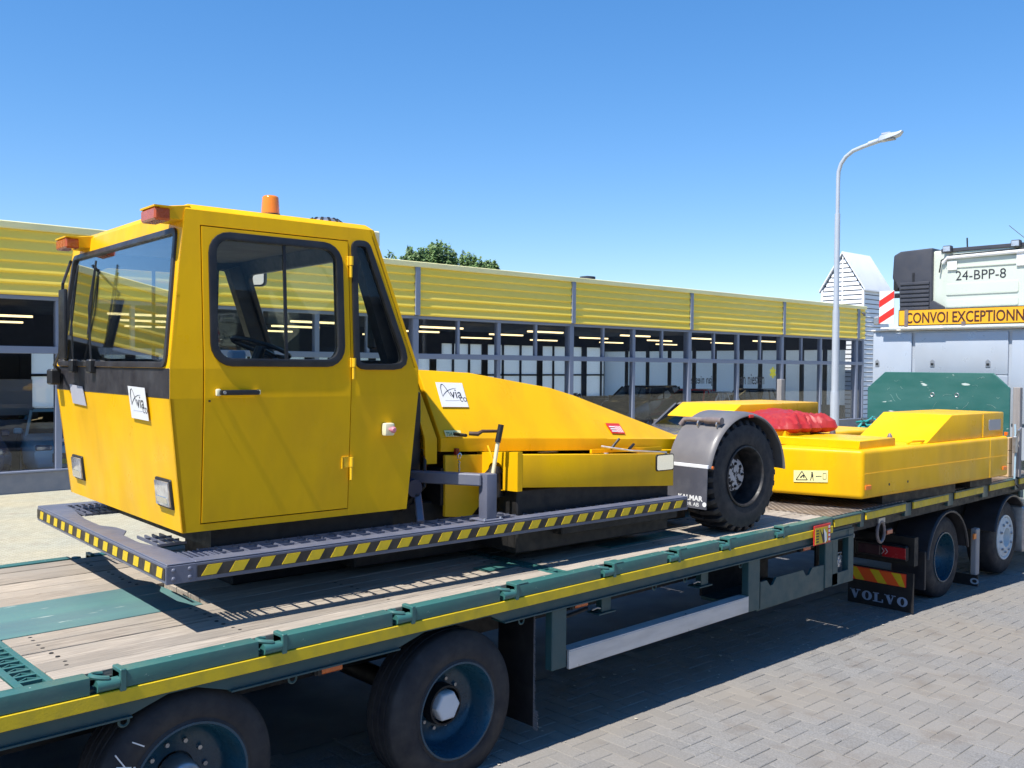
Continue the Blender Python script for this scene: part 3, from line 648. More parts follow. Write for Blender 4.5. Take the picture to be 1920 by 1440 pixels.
# planks, three sections
rows1 = [4.455, 4.60, 4.755, 4.95, 5.12, 5.285]; rows_mid = [5.285, 5.46, 5.63, 5.80, 5.99]; rows2 = [5.99, 6.20, 6.38, 6.60, 6.78, 6.95, 7.12]
planks = {}
def plank(x0, x1, y0, y1):
    L = round(x1-x0, 3); Wd = round(y1-y0-.010, 3)
    dz = rnd.uniform(-.003, .002)
    key = (L, Wd)
    if key in planks: c = dup(planks[key], None, tr); c.location = Vector((x0, y0+.0035, dz+1.02))-AO[tr.name]
    else:
        b = MB().box(x0, x0+L, y0+.0035, y0+.0035+Wd, 1.02, DZ); planks[key] = TB(b, 'plank', WOOD, origin=(x0, y0+.0035, 1.02), bevel=.003); planks[key].location.z += dz
for y0, y1 in list(zip(rows1, rows1[1:]))+list(zip(rows2, rows2[1:])):
    plank(-1.4, 1.235, y0, y1)
    sp = rnd.choice((3.4, 4.66)) if y0 > 5 else 4.66
    plank(1.405, 4.66, y0, y1); plank(4.80, 8.44, y0, y1)
for y0, y1 in zip(rows_mid, rows_mid[1:]):
    plank(-1.4, .2, y0, y1); plank(2.56, 4.66, y0, y1); plank(4.80, 8.44, y0, y1)
# bolt heads in the planks
sb = MB()
for x in (-1.2, .15, 1.12, 1.52, 2.4, 3.4, 4.56, 4.9, 6.1, 7.3, 8.35):
    for y0, y1 in list(zip(rows1, rows1[1:]))+list(zip(rows2, rows2[1:])):
        for f in (.3, .7): sb.lathe([(.001, .001), (.011, .001), (.012, -.002)], (x+rnd.uniform(-.01, .01), y0+(y1-y0)*f, DZ), (0, 0, 1), 8)
k_ = TB(sb, 'plank_bolts', UND); k_['kind'] = 'stuff'
# teal steel plates let into the deck
TB(MB().box(.2, 2.5, 5.29, 5.985, 1.03, DZ+.003), 'deck_plate', pm('worn_teal_plate', (.10, .21, .20), .45, dirt=(.09, .15, .17), dscale=1.5, damt=.8, stretch=(.4, 2.5, 1), speck=((.35, .42, .38), 8, .66), bump=.2, bscale=10), bevel=.003)
for (x0, x1, y0, y1) in ((5.65, 6.6, 4.78, 4.95), (4.35, 4.66, 4.80, 4.95), (7.2, 7.9, 5.3, 5.5)): TB(MB().box(x0, x1, y0, y1, DZ+.002, DZ+.010), 'deck_plate', TEAL, bevel=.002)
# cross channels with grating
for (x0, x1) in ((1.24, 1.40), (4.665, 4.795)):
    TB(MB().box(x0, x0+.035, 4.45, 7.12, .98, DZ+.003), 'channel_edge', TEAL, bevel=.002); TB(MB().box(x1-.03, x1, 4.45, 7.12, .98, DZ+.003), 'channel_edge', TEAL, bevel=.002)
    TB(MB().box(x0, x1, 4.45, 7.12, .90, .93), 'channel_floor', TEALD)
    ba = MB(); y = 4.52
    while y < 7.1:
        ba.box(x0+.03, x1-.028, y, y+.022, 1.035, DZ); ba.bar((x0+.035, y+.022, 1.045), ((x0+x1)/2, y+.06, 1.045), .008, .03); ba.bar((x1-.035, y+.022, 1.045), ((x0+x1)/2, y+.06, 1.045), .008, .03); y += .085
    gt = TB(ba, 'grating', TEAL); gt['kind'] = 'stuff'
# edge rails with lashing pockets
rings = [.62, 1.60, 2.44, 3.29, 4.14, 5.12, 5.9, 6.60, 7.46]
cuts = [-1.4]+[v_ for r_ in rings for v_ in (r_-.075, r_+.055)]+[8.44]
for side in (0, 1):
    yo, yi = (NY, 4.45) if side == 0 else (FY, 7.13)
    y0, y1 = min(yo, yi), max(yo, yi)
    for a, b_ in zip(cuts[::2], cuts[1::2]):
        TB(MB().box(a, b_, y0, y1, .987, DZ+.008), 'edge_rail', TEAL, bevel=.006, seg=2)
    TB(MB().box(-1.4, 8.44, y0+.02, y1-.0, .84, .985), 'side_beam', TEALD) if side else None
    for r_ in rings:
        sgn = 1 if side == 0 else -1
        TB(MB().box(r_-.075, r_+.055, y0+.03, y1, .985, 1.0), 'pocket_floor', TEALD)
        TB(MB().box(r_+.055, r_+.085, y0-.012 if side == 0 else y0, y1 if side == 0 else y1+.012, .975, DZ+.02), 'pocket_cheek', TEAL, bevel=.004)
        TB(MB().box(r_+.085, r_+.18, y0, y1, DZ+.0085, DZ+.017), 'pocket_cheek', TEAL, bevel=.003) if r_ > 4 else None
        yc = yo+sgn*.02; rg = []
        for q in range(13):
            t = R(180*q/12); rg.append((r_+.01-.065*math.sin(t), yc+sgn*(.034-.045*math.cos(t)), 1.045+.012*math.sin(t)))
        TB(MB().tube(rg, .012, 8), 'lashing_ring', STEEL if r_ < 0 else TEAL)
        TB(MB().tube([(r_-.045, yc-sgn*.004, 1.015), (r_+.055, yc-sgn*.004, 1.015)], .029, 14), 'ring_roller', TEAL)
# yellow stripe
TB(MB().box(-1.4, 8.44, NY-.006, NY+.02, .917, .984), 'yellow_stripe', TAPE, bevel=.003)
# side beam with cut-outs above the wheels (outline in X-Z)
out = [(-1.4, .985)]
bot = [(-1.4, .84), (-.25, .84), (-.05, .905), (.7, .905), (.95, .84), (1.72, .84), (1.92, .905), (2.02, .905), (2.22, .842), (3.28, .842), (3.52, .912), (3.98, .912), (4.12, .842), (8.9, .842)]
TB(MB().prism([(x, NY+.03, z) for x, z in bot]+[(8.9, NY+.03, .982), (-1.4, NY+.03, .982)], (0, .05, 0)), 'side_beam', TEALD)
TB(MB().box(-1.4, 8.9, NY+.012, NY+.16, .905, .9165), 'beam_flange', TEALD)
fl = MB()
for a, b_ in ((-1.4, -.25), (.95, 1.72), (2.22, 3.28), (4.12, 8.9)): TB(MB().box(a, b_, NY+.01, NY+.14, .833, .8415), 'lower_flange', TEALD)
# black underframe
TB(MB().box(-1.4, 13.0, 5.05, 5.18, .55, .97), 'main_beam', UND); TB(MB().box(-1.4, 13.0, 6.38, 6.51, .55, .97), 'main_beam', UND)
TB(MB().box(-1.4, 8.4, 4.5, 7.1, .975, 1.015), 'deck_underside', UND)
for x in (-.9, .5, 1.3, 2.9, 4.4, 5.6, 6.8, 8.0): TB(MB().box(x, x+.07, 4.46, 7.1, .80, .975), 'cross_member', UND)
# wheels
def trailer_wheel(cx, cz, r, hub):
    c = (cx, 4.42, cz); wh = MB(); wd = .30
    pr = [(.300, .012), (.318, .004), (.335, .010), (.385, .006), (.43, -.008), (r-.008, -.035)]
    z = -.05; pr.append((r, z))
    for k in range(4): pr += [(r, z-.038), (r-.012, z-.042), (r-.012, z-.052), (r, z-.056)]; z -= .056
    pr += [(r, -wd+.03), (r-.03, -wd), (.30, -wd)]
    w_ = wh.lathe(pr, c, (0, -1, 0), 72).build('wheel_tyre', TYRE, tr, origin=c, smooth=40)
    MB().lathe([(.302, .008), (.302, .014), (.290, .014), (.281, -.004), (.272, -.03), (.266, -.045), (.252, -.14), (.225, -.175), (.12, -.19), (.10, -.19)], c, (0, -1, 0), 64).build('rim', RIMB, w_, origin=c, smooth=50)
    if hub == 'cap':
        h = MB().lathe([(.001, .0), (.088, -.0), (.098, -.012), (.10, -.09)], (cx, 4.50, cz), (0, -1, 0), 6); h.build('hub_cap', WHT, w_, origin=c, bevel=.008, seg=2, smooth=50)
        MB().lathe([(.112, -.11), (.125, -.11), (.13, -.17), (.13, -.2)], c, (0, -1, 0), 32).build('hub', UND, w_, origin=c)
    else:
        MB().lathe([(.001, -.05), (.07, -.05), (.085, -.065), (.09, -.19)], c, (0, -1, 0), 24).build('hub_cap', WHT if hub == 'plain' else STEEL, w_, origin=c, smooth=50)
    for k in range(10):
        t = 2*math.pi*k/10; MB().lathe([(.001, .018), (.012, .018), (.014, 0)], (cx+.155*math.cos(t), 4.42+.185, cz+.155*math.sin(t)), (0, -1, 0), 6).build('wheel_nut', STEEL, w_, origin=c)
    return w_
w1 = trailer_wheel(2.03, .415, .465, 'bolts'); w2 = trailer_wheel(3.76, .345, .49, 'cap'); w0 = trailer_wheel(.30, .44, .465, 'bolts')
ck = MB()
for (x0, z0, x1, z1) in ((1.655, .66, 1.72, .56), (1.66, .60, 1.75, .575), (1.68, .57, 1.60, .60), (1.64, .56, 1.75, .52), (1.735, .70, 1.80, .66)): ck.bar((x0, 4.411, z0), (x1, 4.413, z1), .004, .006)
ck.build('chalk_mark', WPR, w1)
for wx, wz, r in ((2.03, .415, .465), (3.76, .345, .49), (.30, .44, .465)):
    TB(MB().lathe([(.1, 0), (r-.03, .0), (r, -.03), (r, -.27), (r-.03, -.3), (.1, -.3)], (wx, 7.16, wz), (0, 1, 0), 48), 'far_wheel', TYRE)
    TB(MB().tube([(wx, 4.7, wz), (wx, 6.9, wz)], .07, 12), 'axle', UND)
# mud flap with bristle edge
TB(MB().box(4.44, 4.452, 4.43, 4.78, .06, .84), 'mud_flap', BLK)
br = MB()
for i in range(190):
    z = .05+.76*i/190; l = rnd.uniform(.006, .022)+(.03 if z < .18 else 0); br.bar((4.442, 4.432, z), (4.442+rnd.uniform(-.006, .006), 4.432-l, z-rnd.uniform(.0, .012)), .0022, .0022)
q = TB(br, 'bristle_edge', pm('grey_bristle', (.22, .2, .2), .6)); q['kind'] = 'stuff'
# legs, side guard, hanging bits
def leg(x0, x1, z0, n='side_post', m_=TEALD, y0=4.385, d=.07): return TB(MB().box(x0, x1, y0, y0+d, z0, .833), n, m_, bevel=.006)
leg(4.575, 4.72, .415); leg(7.012, 7.195, .388); leg(8.355, 8.50, .385)
TB(MB().box(4.735, 7.0, 4.372, 4.40, .398, .525), 'side_guard', ALU, bevel=.004); TB(MB().box(4.735, 7.0, 4.372, 4.47, .5255, .533), 'side_guard_lip', ALU)
for xa, xb in ((5.175, 5.28), (6.42, 6.52)):
    TB(MB().box(xa, xb, 4.46, 4.52, .70, .833), 'hanger', TEALD, bevel=.004); TB(MB().box(xa-.05, xb+.03, 4.44, 4.56, .69, .70), 'hanger', TEALD)
    TB(MB().tube([(xa-.10, 4.47, .735), (xa-.05, 4.46, .745), (xa-.02, 4.46, .735)], .007, 6), 'hook', STEEL)
TB(MB().tube([(4.80, 4.55, .50), (4.80, 4.54, .66), (4.84, 4.53, .71), (5.08, 4.52, .735)], .014, 8), 'air_hose', BLK)
for x in (1.70, 2.60, 4.32, 5.75, 6.15, 6.95): TB(MB().lathe([(.022, 0), (.03, .004), (.022, .008), (.016, .004), (.022, 0)], (x, 4.43, .805), (0, -1, 0), 12), 'rope_hook', TEALD)
TB(MB().prism([(7.215, 4.392, .385), (7.215, 4.392, .620), (7.32, 4.392, .622), (7.37, 4.392, .565), (7.42, 4.392, .565), (7.48, 4.392, .624), (7.95, 4.392, .620), (8.0, 4.392, .56), (8.06, 4.392, .56), (8.12, 4.392, .618), (8.34, 4.392, .614), (8.34, 4.392, .37)], (0, .02, 0)), 'storage_panel', TEALD)
TB(MB().box(7.2, 8.35, 4.42, 5.0, .36, .39), 'storage_floor', TEALD); TB(MB().box(7.2, 8.35, 5.0, 5.02, .39, .95), 'storage_back', UND)
TB(MB().box(8.5, 8.6, 4.385, 4.45, .39, .83), 'lamp_bay', TEALD); TB(MB().box(8.82, 8.93, 4.385, 4.45, .375, .90), 'lamp_bay', TEALD, bevel=.004); TB(MB().box(8.5, 8.82, 4.385, 4.40, .38, .50), 'lamp_bay', TEALD); TB(MB().box(8.5, 8.93, 4.56, 4.58, .38, .9), 'lamp_bay', UND)
wl = TB(MB().box(8.57, 8.77, 4.43, 4.48, .53, .65), 'work_lamp', STEEL, bevel=.012, seg=2)
for i in range(7):
    t = 2*math.pi*i/6; rr = 0 if i == 6 else .042; MB().lathe([(.001, .012), (.016, .009), (.019, 0)], (8.67+rr*math.cos(t)*1.3, 4.43, .59+rr*math.sin(t)), (0, -1, 0), 12).build('lamp_bead', LENS, wl)
TB(MB().tube([(8.62, 4.45, .655), (8.62, 4.42, .68), (8.74, 4.42, .68), (8.76, 4.44, .65)], .006, 6), 'lamp_bracket', STEEL)
for (x, z) in ((2.84, .815), (4.90, .822), (8.05, .812), (9.80, .76)):
    mk = TB(MB().box(x-.085, x+.075, 4.42, 4.44, z-.032, z+.032), 'side_marker', BLK, bevel=.004)
    MB().box(x-.065, x+.07, 4.408, 4.42, z-.024, z+.024).build('marker_lens', AMBR if x > 7 else AMB, mk, bevel=.006)
    TB(MB().box(x-.1, x-.08, 4.43, 4.46, z-.03, .86), 'marker_bracket', UND)
# warning plate
wp = TB(MB().box(8.045, 8.36, 4.338, 4.346, .84, 1.025), 'warning_plate', REDP, bevel=.002)
MB().box(8.065, 8.30, 4.336, 4.338, .85, 1.0).build('yellow_field', TAPE, wp)
MB().prism([(8.14, 4.3345, 1.0), (8.20, 4.3345, .93), (8.22, 4.3345, .99), (8.25, 4.3345, .91), (8.24, 4.3345, .86), (8.21, 4.3345, .85), (8.19, 4.3345, .90)], (0, .0015, 0)).build('hand_symbol', INK, wp)
MB().prism([(8.22, 4.332, .985), (8.27, 4.332, .94), (8.28, 4.332, .87), (8.245, 4.332, .845), (8.235, 4.332, .92)], (0, .002, 0)).build('hand_symbol', WPR, wp)
for i in range(5): MB().box(8.08, 8.13, 4.3345, 4.336, .865+i*.026, .877+i*.026).build('print_line', INK, wp)
for i in range(4): MB().box(8.32, 8.35, 4.3365, 4.338, .86+i*.04, .885+i*.04).build('print_line', WPR, wp)
# gooseneck: chequer plates, posts, stripe pieces
seg = [(8.475, 9.02), (9.14, 10.06), (10.26, 11.22), (11.42, 12.30), (12.52, 13.45), (13.6, 14.4)]
for k, (a, b_) in enumerate(seg):
    TB(MB().box(a-.02, b_+.09, 4.40, 7.15, 1.045, 1.065+.004*(k % 2)), 'chequer_plate', CHEQ, bevel=.002)
    TB(MB().box(a, b_, NY-.004, NY+.03, .965, 1.038), 'yellow_stripe', TAPE, bevel=.003)
    TB(MB().box(a-.02, b_+.02, NY+.01, NY+.05, .945, 1.05), 'edge_frame', UND, bevel=.003)
    TB(MB().box(a-.02, b_+.02, NY-.01, NY+.06, 1.04, 1.0575), 'edge_cap', TEALD, bevel=.003)
    TB(MB().box(b_+.02, (seg[k+1][0]-.02 if k < 5 else b_+.1), NY+.015, NY+.05, .90, 1.04), 'pocket_block', TEALD)
TB(MB().box(8.44, 14.5, NY+.05, NY+.12, .86, 1.045), 'gooseneck_beam', UND); TB(MB().box(8.44, 14.5, 5.0, 6.6, .8, 1.04), 'gooseneck_frame', UND); TB(MB().box(8.44, 14.5, FY-.1, FY, .87, 1.06), 'gooseneck_beam', TEALD)
dr = [];
for q in range(17): t = 2*math.pi*q/16; dr.append((9.56+.085*math.cos(t), 4.40, .79+.11*math.sin(t)))
TB(MB().tube(dr[:-1], .016, 8, closed=True), 'tow_ring', PIPE); TB(MB().box(9.49, 9.64, 4.39, 4.42, .885, .935), 'ring_bracket', STEEL)
# headboard
hb_ = [(4.77, 1.07), (6.88, 1.07), (6.88, 2.20), (6.60, 2.455), (5.0, 2.455), (4.77, 2.24)]
TB(MB().prism([(14.4, y, z) for y, z in hb_], (.05, 0, 0)), 'headboard', TEALB, bevel=.006)
for y in (5.86, 5.50):
    TB(MB().lathe([(.02, 0), (.028, .006), (.034, 0)], (14.398, y, 2.12), (-1, 0, 0), 12), 'eyelet', STEEL)

# ================================================================== aircraft tug (own frame: x back along the trailer, y away)
tg = thing('aircraft_tug', 'low yellow aircraft tug with boxy cab and striped grey bumper frame loaded on the trailer', 'tug', (2.045, 4.75, 1.06), R(-3.2), ao=(0, 0, 0))
def GB(b, n, m_, **k): return b.build(n, m_, tg, **k)
CY = 1.29
# ---- perimeter frame
GB(MB().box(0, .012, 0, 2.58, .280, .378), 'frame_beam', GREY, bevel=.004)
GB(MB().box(.0, 4.255, 0, .012, .278, .3775), 'frame_beam', GREY, bevel=.004) 
GB(MB().box(.0, 4.255, 2.57, 2.58, .28, .3775), 'frame_beam', GREY, bevel=.004)
wav = [(.0, .0), (.0, 2.58)]
inn = [(.16, 2.58), (.16, 2.25), (.13, 2.05), (.10, 1.75), (.10, 1.45), (.16, 1.30), (.17, 1.15), (.105, 1.0), (.10, .70), (.14, .52), (.155, .35), (.155, .0)]
GB(MB().prism([(x+.001, y, .3785) for x, y in wav+inn], (0, 0, .008)), 'frame_top_plate', GREY, bevel=.003)
GB(MB().box(.1555, 4.255, .001, .095, .3785, .3865), 'frame_top_plate', GREY, bevel=.003); GB(MB().box(.1605, 4.255, 2.48, 2.579, .3785, .3865), 'frame_top_plate', GREY, bevel=.003)
GB(MB().box(.012, 4.255, .012, .07, .278, .286), 'frame_lower_flange', GREY)
GB(MB().box(-.0045, .001, -.0045, .0, .281, .377), 'corner_edge', GREY); 
GB(MB().box(-.002, .155, -.006, -.0005, .280, .3765), 'corner_plate', GREY, bevel=.002)
GB(MB().box(4.243, 4.255, .013, .095, .286, .378), 'frame_end', GREY)
for x in (.035, .122):
    for z in (.307, .352): GB(MB().lathe([(.0005, .007), (.007, .006), (.011, .003), (.012, 0)], (x, -.006, z), (0, -1, 0), 14), 'rivet', GREY, smooth=60)
# hazard tape: black strip, then every yellow patch
tp = GB(MB().box(.165, 4.235, -.0035, -.0005, .300, .3625), 'hazard_tape', TAPEK); n = 26
pw = 0; pg = None
for i in range(n):
    x = .185+i*.1555
    if pg is None: pg = MB().prism([(0, -.0055, .304), (.082, -.0055, .304), (.118, -.0055, .3595), (.036, -.0055, .3595)], (0, .002, 0)).build('yellow_patch', TAPE, tp, origin=(0, 0, 0)); pg.location = Vector((x, 0, 0))-AO[tp.name]
    else: dup(pg, Vector((x, 0, 0))-AO[tp.name], tp)
tf = GB(MB().box(-.0035, -.0005, .02, 2.575, .300, .3625), 'hazard_tape', TAPEK); n = 14; pg = None
for i in range(n):
    y = .06+i*.181
    if pg is None: pg = MB().prism([(-.0055, 0, .304), (-.0055, .08, .304), (-.0055, .062, .3595), (-.0055, -.018, .3595)], (.002, 0, 0)).build('yellow_patch', TAPE, tf, origin=(0, 0, 0)); pg.location = Vector((0, y, 0))-AO[tf.name]
    else: dup(pg, Vector((0, y, 0))-AO[tf.name], tf)
# gratings
def grate(x0, x1, y0, y1, px, py, n='walkway_grating'):
    b = MB(); x = x0
    while x <= x1+1e-6: b.box(x-.004, x+.004, y0, y1, .3665, .3845); x += px
    y = y0
    while y <= y1+1e-6: b.box(x0, x1, y-.002, y+.002, .368, .383); y += py
    o = GB(b, n, GREY); o['kind'] = 'stuff'; return o
grate(.30, 4.2, .10, .34, .105, .075); grate(.17, .36, .02, .30, .03, .03); grate(.17, .40, 2.0, 2.5, .045, .14); grate(.40, 4.2, 2.3, 2.47, .105, .06)
grate(.17, .34, .60, .95, .045, .12)
# ---- chassis under the cab and body
GB(MB().box(.38, 1.62, .34, 2.22, .375, .515), 'cab_pedestal', UND)
GB(MB().box(1.5, 5.0, .62, 1.96, .06, .46), 'chassis', UND, bevel=.01); GB(MB().box(2.55, 4.2, .16, 2.4, .10, .555), 'chassis_side_box', UND, bevel=.01)
GB(MB().box(.75, 1.6, .9, 1.7, .0, .37), 'front_ballast', UND, bevel=.01); GB(MB().box(5.0, 6.95, .95, 1.63, .08, .5), 'chassis_neck', UND, bevel=.01)
GB(MB().box(2.9, 4.2, .06, .30, .21, .28), 'lower_skid', UND, bevel=.01)
# ---- cab
def ys(z):
    if z < 1.245: return .185+(1.245-z)*.05
    if z <= 1.41: return .185
    return .185+(z-1.41)*.06
def xf(z):
    if z < 1.245: return .085+(1.245-z)*.115
    if z <= 1.41: return .085
    return .085+(z-1.41)*.115
def xr(z):
    if z < 1.26: return 1.71-(1.26-z)*.08
    if z <= 1.42: return 1.71
    return 1.71-(z-1.42)*.358
def sideplate(outer, holes, mat, name, y_off=0, th=.02, far=False, **k):
    """split an x-z outline at the two belt folds so that it bends with the cab side"""
    b = MB()
    fy = (lambda z: 2*CY-ys(z)+y_off) if far else (lambda z: ys(z)-y_off)
    b.plate(outer, holes, lambda x, z: (x, fy(z), z), (0, -th if far else th, 0))
    return b
def clip(poly, z0, z1):
    def half(p, keep, zc):
        o = []
        for i in range(len(p)):
            a, b_ = p[i], p[(i+1) % len(p)]; ka, kb = keep(a[1]), keep(b_[1])
            if ka: o.append(a)
            if ka != kb: t = (zc-a[1])/(b_[1]-a[1]); o.append((a[0]+(b_[0]-a[0])*t, zc))
        return o
    p = half(poly, lambda z: z >= z0-1e-9, z0); return half(p, lambda z: z <= z1+1e-9, z1) if p else p
WS = rrect(.322, 1.15, 1.435, 2.172, .115)          # door window
WQ = rpoly([(1.238, 1.42), (1.238, 2.205), (1.345, 2.205), (1.64, 1.42)], [.07, .045, .05, .09])
def folded(outer, holes, name, mat, far=False, y_off=0, parent=None, bevel=.004):
    b = MB(); fy = (lambda z: 2*CY-ys(z)+y_off) if far else (lambda z: ys(z)-y_off)
    for z0, z1 in ((0, 1.245), (1.245, 1.41), (1.41, 3)):
        c = clip(outer, z0, z1)
        if len(c) < 3: continue
        hs_ = holes if z0 > 1.4 else []
        b.plate(c, hs_, lambda x, z: (x, fy(z), z), (0, -.018 if far else .018, 0))
    return b.build(name, mat, tg if parent is None else parent, smooth=12)
DX0, DX1, DZ0, DZ1 = .276, 1.203, .547, 2.203
front_strip = [(xf(.5), .5), (DX0-.007, .5), (DX0-.007, 2.29), (xf(2.29), 2.29), (xf(1.41), 1.41), (xf(1.245), 1.245)]
sill = [(DX0-.007, .5), (DX1+.007, .5), (DX1+.007, DZ0-.007), (DX0-.007, DZ0-.007)]
head = [(DX0-.007, DZ1+.007), (DX1+.007, DZ1+.007), (DX1+.007, 2.29), (DX0-.007, 2.29)]
rear = [(DX1+.007, .5), (xr(.5), .5), (xr(1.26), 1.26), (xr(1.42), 1.42), (xr(2.29), 2.29), (DX1+.007, 2.29)]
door = [(DX0, DZ0), (DX1, DZ0), (DX1, DZ1), (DX0, DZ1)]
for far in (False, True):
    for ol, hl, nm in ((front_strip, [], 'cab_panel'), (sill, [], 'cab_panel'), (head, [], 'cab_panel'), (rear, [WQ], 'cab_panel')): folded(ol, hl, nm, YEL, far)
    d = folded(door, [WS], 'cab_door', YEL, far, y_off=.004)
    fy = (lambda z: 2*CY-ys(z)) if far else ys
    s_ = -1 if not far else 1
    for hole, pr_, wd in ((WS, d, .034), (WQ, tg, .026)):
        b = MB(); o_ = offs(hole, .012); i_ = offs(hole, -wd)
        b.plate(o_, [i_], lambda x, z: (x, fy(z)+s_*.016, z), (0, -s_*.030, 0)); b.build('window_seal', BLK, pr_, bevel=.006, seg=2)
        b = MB(); b.plate(i_, [], lambda x, z: (x, fy(z)-s_*.002, z), (0, -s_*.004, 0)); b.build('window_glass', GLS, pr_)
    MB().box(.755, .778, fy(1.8)-.006, fy(1.8)+.010, 1.46, 2.15).build('glass_divider', BLK, d) if far else MB().prism([(.765, ys(1.46)-.004, 1.46), (.783, ys(1.46)-.004, 1.46), (.783, ys(2.15)-.004, 2.15), (.765, ys(2.15)-.004, 2.15)], (0, .012, 0)).build('glass_divider', BLK, d)
    # dark lining
    ib = MB(); fi = (lambda z: fy(z)-s_*.03)
    lo_ = [(.2, .52), (1.6, .52), (1.66, 1.3), (1.66, 1.42), (1.37, 2.27), (.2, 2.27)]
    ib.plate(lo_, [offs(WS, -.028), offs(WQ, -.02)], lambda x, z: (x, fi(z), z), (0, -s_*.012, 0)); GB(ib, 'cab_lining', BLK)
# roof with chamfered rim
rb = MB(); zt = 2.29
def loopz(x0, x1, y0, y1, z): return [(x0, y0, z), (x1, y0, z), (x1, y1, z), (x0, y1, z)]
ysT = ys(2.29); L1 = loopz(xf(2.29)+.002, xr(2.29)-.002, ysT, 2*CY-ysT, 2.285); L2 = loopz(xf(2.29)+.002, xr(2.29)-.002, ysT, 2*CY-ysT, 2.292); L3 = loopz(xf(2.29)+.03, xr(2.29)-.04, ysT+.04, 2*CY-ysT-.04, 2.325)
rb.add(L1+L2+L3, [(0, 1, 5, 4), (1, 2, 6, 5), (2, 3, 7, 6), (3, 0, 4, 7), (4, 5, 9, 8), (5, 6, 10, 9), (6, 7, 11, 10), (7, 4, 8, 11), (8, 9, 10, 11), (3, 2, 1, 0)])
GB(rb, 'roof', YEL, bevel=.006, seg=2, smooth=20)
GB(MB().box(xr(2.2)+.002, xr(2.2)+.055, .30, .95, 2.20, 2.30), 'rear_roof_lamp_box', IVORY, bevel=.008)
# front panels
yA, yB = .185, 2*CY-.185
def fy_(z): return ys(z)
fp = MB()
fp.hexa([(xf(.5), ys(.5), .5), (xf(.5)+.02, ys(.5), .5), (xf(.5)+.02, 2*CY-ys(.5), .5), (xf(.5), 2*CY-ys(.5), .5), (xf(1.245), ys(1.245), 1.245), (xf(1.245)+.02, ys(1.245), 1.245), (xf(1.245)+.02, 2*CY-ys(1.245), 1.245), (xf(1.245), 2*CY-ys(1.245), 1.245)])
GB(fp, 'front_panel', YEL, smooth=12)
GB(MB().hexa([(xf(.5)+.02, ys(.5)+.018, .5), (1.62, ys(.5)+.018, .5), (1.62, 2*CY-ys(.5)-.018, .5), (xf(.5)+.02, 2*CY-ys(.5)-.018, .5), (xf(.5)+.02, ys(.5)+.018, .515), (1.62, ys(.5)+.018, .515), (1.62, 2*CY-ys(.5)-.018, .515), (xf(.5)+.02, 2*CY-ys(.5)-.018, .515)]), 'cab_floor', BLK)
GB(MB().box(xf(1.3)-.003, xf(1.3)+.02, yA+.004, yB-.004, 1.2455, 1.41), 'black_front_band', BLKP, bevel=.003)
WF = rpoly([(yA+.055, 1.425), (yB-.055, 1.425), (yB-.13, 2.185), (yA+.135, 2.185)], .055, 5)
up = [(ys(1.4101), 1.4105), (2*CY-ys(1.4101), 1.4105), (2*CY-ys(2.29), 2.2895), (ys(2.29), 2.2895)]
GB(MB().plate(up, [WF], lambda y, z: (xf(z), y, z), (.018, 0, 0)), 'windshield_surround', YEL)
ws = GB(MB().plate(offs(WF, .012), [offs(WF, -.022)], lambda y, z: (xf(z)-.014, y, z), (.030, 0, 0)), 'windshield_seal', BLKP, bevel=.006, seg=2)
GB(MB().plate(offs(WF, -.022), [], lambda y, z: (xf(z)+.004, y, z), (.004, 0, 0)), 'windshield', WGLS)
# wipers, left mirror
for y in (1.90, 1.50):
    wpz = GB(MB().tube([(.06, y, 1.44), (.055, y+.03, 1.8), (.09, y+.02, 2.05)], .006, 6), 'wiper_arm', BLK); MB().tube([(.055, y+.05, 1.62), (.10, y+.03, 2.10)], .007, 5).build('wiper_blade', BLK, wpz)
    GB(MB().box(.04, .09, y-.03, y+.05, 1.37, 1.46), 'wiper_motor', BLK, bevel=.01)
# tall exterior mirror on the far front corner
GB(MB().tube([(.06, 2.22, 1.38), (-.02, 2.05, 1.42), (-.035, 1.86, 1.50), (-.03, 1.80, 1.96), (.10, 2.1, 2.14)], .010, 8), 'mirror_arm', BLK)
mr_ = GB(MB().box(-.05, -.025, 1.70, 1.84, 1.46, 1.92), 'exterior_mirror', BLK, bevel=.012, seg=2)
GB(MB().box(.0, .07, 2.22, 2.33, 1.28, 1.39), 'mirror_bracket', BLK, bevel=.01)
# rear wall with window
WR = rpoly([(.36, 1.45), (2*CY-.36, 1.45), (2*CY-.40, 2.16), (.40, 2.16)], .10, 5)
rw = [(ys(1.42), 1.42), (2*CY-ys(1.42), 1.42), (2*CY-ys(2.29), 2.29), (ys(2.29), 2.29)]
GB(MB().plate(rw, [WR], lambda y, z: (xr(z)-.018, y, z), (.016, 0, 0)), 'rear_wall', YEL)
GB(MB().plate(rw, [offs(WR, -.012)], lambda y, z: (xr(z)-.034, y, z), (.012, 0, 0)), 'rear_lining', BLK)
GB(MB().plate(offs(WR, .012), [offs(WR, -.02)], lambda y, z: (xr(z)-.03, y, z), (.04, 0, 0)), 'rear_window_seal', BLK, bevel=.006); GB(MB().plate(offs(WR, -.02), [], lambda y, z: (xr(z)-.01, y, z), (.004, 0, 0)), 'rear_window', GLS)
rl = MB(); rl.hexa([(1.63, ys(.5), .5), (1.648, ys(.5), .5), (1.648, 2*CY-ys(.5), .5), (1.63, 2*CY-ys(.5), .5), (1.69, ys(1.42), 1.42), (1.708, ys(1.42), 1.42), (1.708, 2*CY-ys(1.42), 1.42), (1.69, 2*CY-ys(1.42), 1.42)]); GB(rl, 'rear_wall', YEL)
